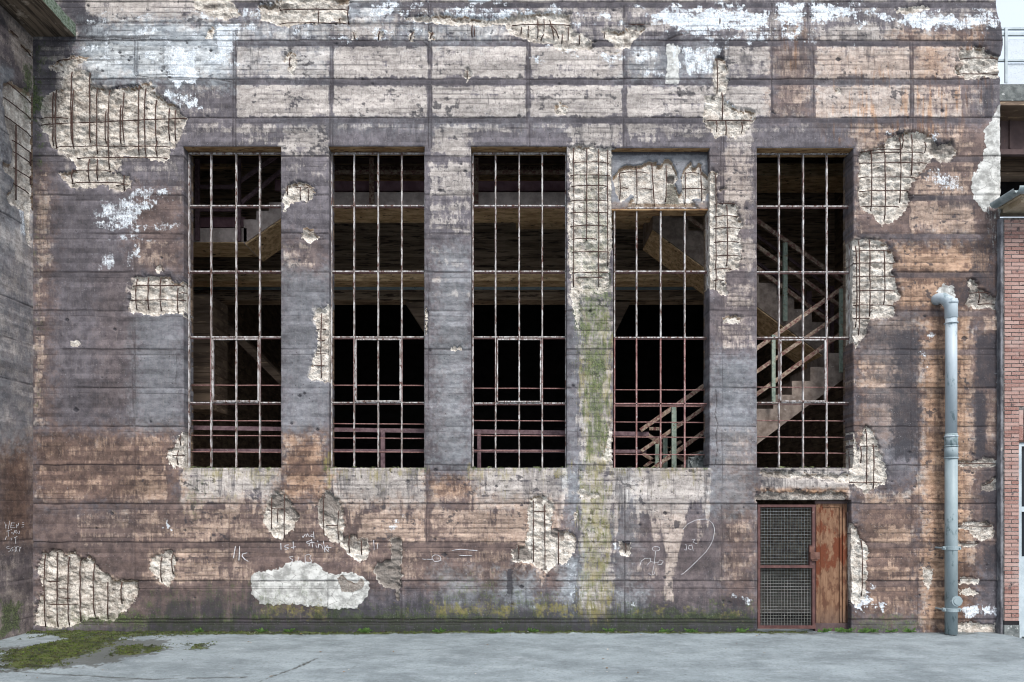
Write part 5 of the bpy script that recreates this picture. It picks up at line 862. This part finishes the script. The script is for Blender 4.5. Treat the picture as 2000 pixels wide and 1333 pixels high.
mb = MB(); mb.box(xl - .012, BYf + .008, zb_(1213), xw - .003, .4, zb_(425)); mb.box(xw - .003, BYf + .0085, dtop, dright, .4, zb_(425)); mb.box(dright, BYf + .008, zb_(1213), xl + 3, .4, zb_(425)); mb.build('mortar', mat_var('mortar', (.10, .09, .088), (.24, .22, .205), 14, c3=(.05, .05, .052), t3=.56, bump=.003, bscale=120), brk)
mb = MB(); mb.box(P(1955.5, 0, BYf).x, BYf + .015, -.1, xl - .012, .35, zb_(425)); mb.build('corner_render', mat_var('joint_render', (.07, .07, .078), (.22, .22, .235), 9, (1, 1, .5), c3=(.36, .34, .32), t3=.64, bump=.004), brk)
mb = MB(); mb.box(xl - .01, BYf - .004, zb_(1221), xw - .003, .3, zb_(1213) - .001); mb.build('damp_course', M['black'], brk)
mb = MB(); mb.box(xl - .012, BYf - .012, -.12, xw - .003, .3, zb_(1221) - .001); mb.build('base_plinth', M['walk'], brk)
mb = MB(); mb.box(xw, BYf + .03, -.08, xw + .06, BYf + .12, dtop - .02); mb.box(xw + .061, BYf + .03, -.06, dright, BYf + .12, .05); mb.box(xw + .061, BYf + .031, dtop - .08, dright, BYf + .12, dtop - .02)
mb.box(xw + .075, BYf + .05, .05, dright, BYf + .10, zb_(1088)); mb.box(xw + .075, BYf + .05, zb_(1000) - .0, dright, BYf + .10, zb_(990)); fr2 = mb.build('door', M['frame2'], brk)
mb = MB(); mb.box(xw + .061, BYf + .09, zb_(990), dright, BYf + .095, dtop - .08); mb.box(xw + .061, BYf + .09, zb_(1088), dright, BYf + .095, zb_(1000)); mb.build('glass_pane', M['glass'], fr2)
mb = MB(); mb.box(xw - .01, BYf + .005, dtop - .018, dright, BYf + .1, dtop + .010); mb.build('lintel_angle', M['rebar'], brk)
# eave and gutter
ze = P(0, 410, -.02).z; xe = P(1940, 410, -.03).x; zg = P(1972, 400, -.5).z
def eave_z(y): return ze - .0
mb = MB(); mb.box(xe + .10, -.50, ze + .02, xl + 3, .3, ze + .10); mb.box(xe + .16, -.42, ze - .06, xl + 3, -.02, ze + .018); ev = mb.build('eave', M['eave'], brk)
def gut(m_, a, c, r=.085, n=10):
    a = Vector(a); c = Vector(c); d = (c - a).normalized(); sd_ = d.cross(Vector((0, 0, 1))).normalized(); vs = []
    for k in range(n + 1):
        th = math.pi * k / n
        for pnt, rr_ in ((a, r), (c, r), (a, r - .004), (c, r - .004)): vs.append(pnt + sd_ * math.cos(th) * rr_ - Vector((0, 0, 1)) * math.sin(th) * rr_)
    fs = []
    for k in range(n): b0 = 4 * k; fs += [(b0, b0 + 1, b0 + 5, b0 + 4), (b0 + 2, b0 + 6, b0 + 7, b0 + 3)]
    fs += [(0, 2, 3, 1), (4*n, 4*n+1, 4*n+3, 4*n+2)]; m_.add(vs, fs)
mb = MB(); gut(mb, (xe + .03, -.02, ze + .10), (xe + .03, -.55, ze + .10)); gut(mb, (xe - .03, -.56, ze + .10), (xl + 3, -.56, ze + .10)); mb.build('gutter', M['gutter'], brk, True)
# ------------------------------------------------------------------ walkway above, farther back
wk = tag(empty('elevated_walkway', (P(1980, 180, 1.2).x, 1.2, P(1980, 380, 1.2).z)), 'raised concrete walkway with pale metal railing above the brick building in the upper right corner', 'walkway')
WY = 1.0; xr = 14.0; xa = 7.95
def wbx(m_, y0, y1, Ya, Yb, x0=xa): m_.box(x0, Ya, P(0, y1, Ya).z, xr, Yb, P(0, y0, Ya).z)
mb = MB(); wbx(mb, 165, 197, WY, WY + 2.6); o_ = mb.build('deck', M['walk'], wk)
mb = MB(); wbx(mb, 212, 300, WY + .5, WY + .6); wbx(mb, 292, 302, WY + .42, WY + .5); wbx(mb, 212, 218, WY + .42, WY + .5); mb.bar((P(1973, 0, WY+.48).x, WY + .49, P(0, 292, WY + .5).z), (P(1973, 0, WY+.48).x, WY + .49, P(0, 218, WY + .5).z), .03, .03); mb.build('girder', M['purple'], wk)
mb = MB()
for k, y in enumerate((306, 316, 326, 336)): wbx(mb, y, y + 8, WY + .9 + .02 * k, WY + 1.2)
mb.build('timber_cladding', M['inner'], wk)
mb = MB(); wbx(mb, 300, 420, WY + 1.6, WY + 1.7); mb.build('back_panel', M['black'], wk)
mb = MB(); mb.box(xa, WY + .01, P(0, 200, WY).z - .05, xr, WY + 2, P(0, 197, WY).z - .002); mb.build('soffit', M['inner'], wk)
RY = WY + .12
rl = MB(); pxr = P(1967, 0, RY).x
for y, w_ in ((57, .035), (68, .045), (119, .035)): rl.box(7.97, RY - .02, P(0, y, RY).z - w_ / 2, xr, RY + .02, P(0, y, RY).z + w_ / 2)
rl.build('rail', M['frame2'], wk)
for xp_ in (1962, 2090):
    m_ = MB(); x_ = P(xp_, 0, RY).x; m_.box(x_ - .022, RY - .045, P(0, 165, RY).z, x_ + .022, RY - .021, P(0, 57, RY).z); m_.build('post', M['frame2'], wk)
def mat_perf():
    t = NT('perforated_sheet'); v = t.vor(45, (1, 1, 1)); t.mat.blend_method = 'HASHED' if hasattr(t.mat, 'blend_method') else None
    t.l.new(t.m('GREATER_THAN', v, .32), t.b.inputs['Alpha']); return t.out((.55, .60, .64), .4)
MP = mat_perf()
mb = MB(); mb.box(pxr + .0, RY + .021, P(0, 116, RY).z, xr, RY + .024, P(0, 76, RY).z); mb.box(pxr, RY + .021, P(0, 163, RY).z, xr, RY + .024, P(0, 123, RY).z); mb.build('infill_sheet', MP, wk)

# ------------------------------------------------------------------ ground
def gv(px, py): d = F * CAMZ / (py - 985); return ((px - 1000) * d / F * 120, (CAMD - d) * 120)   # -> (x*120, distance in front of the facade*120)
gg = Grid([-1250, 1250], [-50, 700], 3.0); gg.new('A', 'B', 'C', 'H'); q = gg.paint
MOSS = [[(0, 1262), (60, 1248), (110, 1238), (250, 1234), (420, 1234), (400, 1239), (250, 1246), (215, 1262), (170, 1280), (120, 1300), (60, 1312), (0, 1308)], [(230, 1262), (320, 1262), (330, 1268), (260, 1282), (215, 1284)], [(365, 1258), (412, 1256), (410, 1268), (375, 1270)]]
for mm in MOSS: q('A', [gv(*a) for a in mm], .88, 20, 30, 'iso', 3)
q('A', [(-940, -10), (575, -10), (575, 9), (-100, 14), (-940, 30)], .95, 7, 9, 'iso', 4); q('A', [gv(*a) for a in [(0, 1258), (100, 1243), (130, 1250), (60, 1264), (10, 1274)]], .1, 6, 8, 'iso', 5)
q('B', [gv(*a) for a in [(0, 1270), (150, 1250), (330, 1250), (320, 1272), (200, 1300), (0, 1318)]], 1.0, 24, 30, 'iso', 6); q('B', [(-940, -20), (1140, -20), (1140, 20), (-940, 26)], .6, 14, 12, 'iso', 7); q('B', [gv(*a) for a in [(200, 1316), (290, 1310), (280, 1330), (200, 1330)]], .45, 8, 8)
Xg, Yg = gg.x[None], gg.y[:, None]
hz = .012 * gg.vn(260, 260, 5, 4) + .004 * gg.vn(30, 30, 6, 3) - .10 * sst(Xg, 940, 1010) * (1 - sst(Yg, 60, 300)) + .02 * sst(-Xg, 600, 940)
Am = gg.L['A'] + .30 * gg.vn(26, 26, 8, 5, .7) * (gg.L['A'] > .02); hz = hz + .012 * sst(Am, .45, .8) * (1 + gg.vn(8, 8, 9, 2)); Bm = gg.L['B'] + .2 * gg.vn(30, 30, 10, 4)
for a, c in (((500, 1333), (625, 1283)), ((0, 1312), (300, 1326)), ((300, 1326), (480, 1322))):
    J_, I_, d_ = gg.sdf([gv(*a), gv(*c), (gv(*c)[0] + .1, gv(*c)[1])], 20); gg.L['C'][J_, I_] = np.maximum(gg.L['C'][J_, I_], np.exp(-((np.abs(d_) + 3 * gg.vn(14, 14, 12, 3)[J_, I_]) / 2.0) ** 2))
hz = hz - gg.L['C'] * .01
pg_ = np.stack([np.broadcast_to(Xg, Am.shape) / 120, -np.broadcast_to(Yg, Am.shape) / 120, hz - .006], 2)
def mat_ground():
    t = NT('worn_asphalt'); A, B_, C_, _ = t.attr('g1')
    n = t.noise(1.3, (.7, 1.1, 1), 9, .72); n2 = t.noise(5, (.7, 1.2, 1), 8, .75, (3, 3, 3)); f = t.noise(70, (1, 1, 1), 5, .75); v = t.vor(95)
    c = t.mix(t.ss(n, .36, .64), (.17, .20, .215), (.285, .33, .35)); n5 = t.noise(2.4, (.8, 1.0, 1), 10, .78, (11, 3, 3)); c = t.mix(t.m('MULTIPLY', t.ss(n5, .54, .64), .25), c, (.42, .46, .48)); c = t.mix(t.m('MULTIPLY', t.ss(n5, .44, .34), .15), c, (.105, .125, .13)); c = t.mix(t.m('MULTIPLY', t.ss(n2, .54, .60), .35), c, (.36, .40, .425)); c = t.mix(t.m('MULTIPLY', t.ss(n2, .46, .34), .4), c, (.10, .118, .125))
    c = t.mix(t.m('MULTIPLY', t.ss(t.noise(22, (1, 1, 1), 6, .75, (1, 2, 3)), .5, .66), .5), c, (.09, .105, .11)); c = t.mix(t.m('MULTIPLY', t.ss(f, .55, .72), .5), c, (.42, .44, .45)); c = t.mix(t.m('MULTIPLY', t.ss(f, .45, .33), .5), c, (.06, .065, .068))
    c = t.mix(t.m('MULTIPLY', t.ss(B_, .35, .8), .7), c, (.055, .052, .042)); c = t.mix(C_, c, (.05, .05, .045))
    c = t.mix(t.m('MULTIPLY', t.ss(t.m('ADD', A, t.m('MULTIPLY', t.m('SUBTRACT', f, .5), .9)), .40, .72), .92), c, t.mix(t.ss(n2, .4, .6), (.022, .026, .012), (.075, .090, .022)))
    t.bump(t.m('ADD', f, t.m('MULTIPLY', v, -.6)), .006); return t.out(c, .8)
MG = mat_ground()
gr = grid_mesh('ground', gg, pg_, {'g1': (Am, Bm, gg.L['C'], gg.L['H'])}, [], MG, None)
gr.data.flip_normals() if gr.data.polygons[0].normal.z < 0 else None
tag(gr, kind='structure')
mb = MB(); mb.add([(-200, -300, -.14), (200, -300, -.14), (200, 200, -.14), (-200, 200, -.14)], [(0, 1, 2, 3)]); o_ = mb.build('ground_far', mat_var('far_asphalt', (.10, .12, .13), (.22, .25, .265), 1.2)); tag(o_, kind='structure')
# moss: tufts standing on the mossy patches
rs = np.random.RandomState(9); tri_v = []; tri_f = []
cand_x = rs.randint(0, gg.W, 160000); cand_y = rs.randint(0, min(gg.H, 400), 160000)
ok = Am[cand_y, cand_x] > .45 + .35 * rs.rand(160000); cand_x, cand_y = cand_x[ok][:26000], cand_y[ok][:26000]
for i, j in zip(cand_x, cand_y):
    x, y, z = pg_[j, i]; x += rs.uniform(-.015, .015); y += rs.uniform(-.015, .015); h_ = rs.uniform(.006, .022); a = rs.uniform(0, 6.28); w_ = rs.uniform(.006, .014)
    if y > -.006: y = -.008
    b0 = len(tri_v); dx, dy = math.cos(a) * w_, math.sin(a) * w_; lx_, ly_ = rs.uniform(-.012, .012, 2)
    tri_v += [(x - dx, y - dy, z - .002), (x + dx, y + dy, z - .002), (x + lx_, y + min(ly_, 0), z + h_)]; tri_f.append((b0, b0 + 1, b0 + 2))
me = bpy.data.meshes.new('moss'); me.from_pydata(tri_v, [], tri_f); me.update()
o_ = link('moss', me, mat_var('moss', (.030, .052, .010), (.115, .155, .030), 6, c3=(.05, .04, .02), t3=.52)); tag(o_, 'green and brown moss creeping along the wall base and over the asphalt on the left', 'moss', kind='stuff')
mb = MB()
for k in range(420):
    if k < 200: x = random.uniform(-7.7, 8.4); y = -abs(random.gauss(.02, .16)) - .02
    else: x = random.uniform(-9, 9); y = -random.uniform(.1, 4.5)
    r_ = random.uniform(.004, .012) * (2.2 if random.random() < .06 else 1); c0 = Vector((x, y, .004))
    vs = [c0 + Vector((random.uniform(-1, 1) * r_, random.uniform(-1, 1) * r_, random.uniform(0, 1.2) * r_)) for _ in range(6)]
    mb.add(vs, [(0,1,2),(0,2,3),(0,3,4),(0,4,5),(1,3,5),(1,2,4),(2,5,3),(1,4,5)])
tag(mb.build('gravel', mat_var('crumbled_concrete', (.12, .11, .10), (.50, .48, .45), 12)), 'crumbs of broken concrete scattered along the wall foot and over the asphalt', 'rubble', kind='stuff')
mb = MB()
for k in range(46):
    x = random.uniform(-8.5, 8.5); y = -random.choice([random.uniform(.03, .35), random.uniform(.3, 4)]); a = random.uniform(0, 6.28); l_ = random.uniform(.015, .035)
    u = Vector((math.cos(a), math.sin(a), 0)); w = Vector((-u.y, u.x, 0)); c0 = Vector((x, y, .008)); mb.add([c0 - u * l_, c0 + w * l_ * .5 + Vector((0, 0, .006)), c0 + u * l_, c0 - w * l_ * .5 + Vector((0, 0, .004))], [(0, 1, 2), (0, 2, 3)])
tag(mb.build('dead_leaves', mat_var('dead_leaf', (.10, .055, .025), (.26, .17, .08), 5)), 'dry brown leaves strewn thinly over the asphalt', 'leaves', kind='stuff')
# small weeds at the foot of the wall
ml = mat_var('weed_leaf', (.06, .13, .03), (.15, .26, .07), 20)
wspots = [(565, 1233), (512, 1236), (1300, 1236), (1350, 1236), (1445, 1235), (1608, 1233), (1642, 1235), (1655, 1236), (1686, 1236), (1703, 1237), (1738, 1237), (1775, 1236), (860, 1237), (965, 1236), (1040, 1236), (1190, 1236), (715, 1236), (392, 1235)]
for k, (px, py) in enumerate(wspots):
    m_ = MB(); x = X_(px); 
    for s_ in range(random.randint(14, 26)):
        a = random.uniform(math.pi, 2 * math.pi); r = random.uniform(.01, .07); h_ = random.uniform(.01, .07); c0 = Vector((x + r * math.cos(a) * 1.8, -.03 + r * math.sin(a) * .5, h_)); w_ = random.uniform(.010, .02); t1 = random.uniform(-.5, .5)
        m_.add([(x + random.uniform(-.02, .02), -.02, 0), c0 + Vector((-w_, 0, -.008)), c0 + Vector((0, -.012, t1 * .02 + w_)), c0 + Vector((w_, 0, -.004))], [(0, 1, 2), (0, 2, 3)])
    near = ('under the leftmost window' if px < 450 else 'under the first pier from the left' if px < 600 else 'under the second window' if px < 800 else 'between the second and third windows' if px < 920 else 'under the third window' if px < 1107 else 'below the mossy pier' if px < 1200 else 'under the fourth window' if px < 1386 else 'just left of the grating door' if px < 1478 else 'at the foot of the rusty door leaf' if px < 1660 else 'between the rusty door and the downpipe')
    tag(m_.build('weed', ml), 'small green weed at the wall base ' + near, 'weed', 'weeds along the foot of the facade')

# ------------------------------------------------------------------ chalk writing on the facade and on the wing
def ribbon(m_, pts3, w_, nrm):
    nrm = Vector(nrm)
    for a, c in zip(pts3[:-1], pts3[1:]):
        a, c = Vector(a), Vector(c); d = (c - a)
        if d.length < 1e-5: continue
        d.normalize(); s_ = d.cross(nrm).normalized() * (w_ / 2) * random.uniform(.45, .95); a2 = a - d * w_ * .2; c2 = c + d * w_ * .2
        vs = [a2 - s_, c2 - s_, c2 + s_, a2 + s_]; vs += [v + nrm * .003 for v in vs]; m_.add(vs, [(0,3,2,1),(4,5,6,7),(0,1,5,4),(1,2,6,5),(2,3,7,6),(3,0,4,7)])
def chalk(strokes, ox, oy, sc, w_=.014, surf=None, label=None):
    m_ = MB()
    for st in strokes:
        pts = []
        for (x, y) in st: pts.append((ox + x / sc, oy + y / sc))
        # gentle resampling with wobble
        fine = []
        for (xa_, ya_), (xb_, yb_) in zip(pts[:-1], pts[1:]):
            n_ = max(1, int(math.hypot(xb_ - xa_, yb_ - ya_) / 5))
            for i in range(n_): f_ = i / n_; fine.append((xa_ + (xb_ - xa_) * f_ + random.uniform(-.2, .2), ya_ + (yb_ - ya_) * f_ + random.uniform(-.2, .2)))
        fine.append(pts[-1])
        if surf is None: ribbon(m_, [(X_(x), .004, Z_(y)) for x, y in fine], w_, (0, -1, 0))
        else:
            f3 = []
            for x, y in fine: u, v = wv(x, y); f3.append((XL - .002, -u / 120, CAMZ + (985 - v) / 120))
            ribbon(m_, f3, w_, (1, 0, 0))
    o = m_.build('chalk_writing', M['chalk'], hall if surf is None else wing)
    if label: o['label'] = label
def ell(cx_, cy_, rx, ry, n=12): return [(cx_ + rx * math.cos(2 * math.pi * k / n), cy_ + ry * math.sin(2 * math.pi * k / n)) for k in range(n + 1)]
A_ = (440, 1030, 6.667)
chalk([[(135,250),(122,320),(110,400)], [(190,250),(180,430)], [(285,335),(235,345),(220,375),(260,420),(300,445)]], *A_, .016)
chalk([[(725,210),(728,290)], [(825,230),(785,235),(775,255),(815,265),(825,280),(780,292)], [(885,190),(890,285)], [(860,265),(915,255)]], *A_, .015, None, 'chalked word ist')
chalk([[(1005,115),(1015,135),(1045,90)], [(1055,125),(1070,85),(1090,110),(1095,125)], [(1150,90),(1115,105),(1120,125),(1155,115)], [(1150,60),(1157,150)]], *A_, .011, None, 'chalked word und')
chalk([[(1115,175),(1060,190),(1065,205),(1105,215),(1090,245)], [(1125,155),(1140,260)], [(1105,200),(1160,195)], [(1182,230),(1190,265)], [(1205,180),(1207,190)], [(1210,270),(1220,220),(1260,240),(1275,290)], [(1280,180),(1300,325)], [(1330,240),(1300,275),(1345,320)], [(1335,240),(1350,300)], [(1320,265),(1380,262)]], *A_, .012, None, 'chalked word stinkt')
chalk([[(885,380),(840,385),(850,410),(880,420),(870,450),(850,480)], [(960,390),(945,430),(955,460)], [(1040,380),(1045,490)], [(1040,370),(1090,350),(1120,375),(1100,400),(1130,440),(1115,465),(1060,455)]], *A_, .010)
chalk([[(480,800),(550,815),(620,810)], [(650,810),(900,815),(830,790),(850,710),(930,650),(1050,660),(1130,710),(1170,800),(1150,860),(1050,890),(930,890),(870,840)]], 800, 1050, 19.04, .011)
chalk([[(883,1075.5),(900,1073),(932,1076)], [(898,1085),(922,1086)]], 0, 0, 1, .012); chalk([[(730,1056),(731,1074)], [(738,1062),(737,1072)]], 0, 0, 1, .011)
H_ = (1200, 1000, 6.664)
chalk([[(890,230),(950,160),(1050,110),(1120,98),(1180,95),(1235,115),(1275,150),(1300,220),(1295,290),(1280,370),(1240,450),(1190,520),(1100,610),(1000,710),(900,800),(865,815)]], *H_, .008, None, 'large open chalk heart curve')
chalk([ell(540, 480, 50, 30), [(535,510),(520,650),(495,800)], [(465,650),(560,660)], [(330,700),(350,640),(400,605),(475,605),(465,650),(430,690)], [(560,670),(590,625),(635,640),(610,685),(565,690)], [(445,800),(480,825),(520,810),(520,780)]], *H_, .007)
chalk([[(915,420),(940,435),(932,500)], [(905,490),(935,500)], [(1010,430),(970,440),(960,480),(1000,495)], [(1005,430),(1025,510)], [(1010,360),(1050,355),(1020,395),(1065,415)], [(1030,400),(1070,412)]], *H_, .007)
Wl = (0, 1000, 13.33); ww = .008
chalk([[(120,265),(150,350),(160,430)], [(160,350),(190,345)], [(255,240),(240,330),(220,450)], [(390,290),(310,290)], [(290,350),(370,350)], [(280,415),(400,418)], [(300,290),(280,415)], [(440,420),(430,330),(470,380),(495,290)], [(580,290),(630,270)], [(580,340),(630,330)], [(570,400),(620,390)]], *Wl, ww, 1)
chalk([[(180,510),(310,460)], [(220,490),(222,640)], [(300,560),(320,530),(350,590)], [(350,590),(395,480),(430,570)], [(370,540),(420,530)], [(435,480),(450,540),(500,575),(520,500)]], *Wl, ww, 1)
chalk([[(170,650),(140,730)], [(320,680),(285,700),(320,720),(290,740)], [(370,680),(450,645)], [(410,670),(415,830)]], *Wl, ww, 1)
chalk([[(240,900),(175,920),(190,950),(280,970),(290,1010),(230,1035)], [(350,920),(300,950),(350,1000),(310,1030)], [(390,900),(450,1030)], [(450,900),(395,1045)], [(490,900),(520,960),(550,920)], [(520,960),(515,1030)]], *Wl, ww, 1)
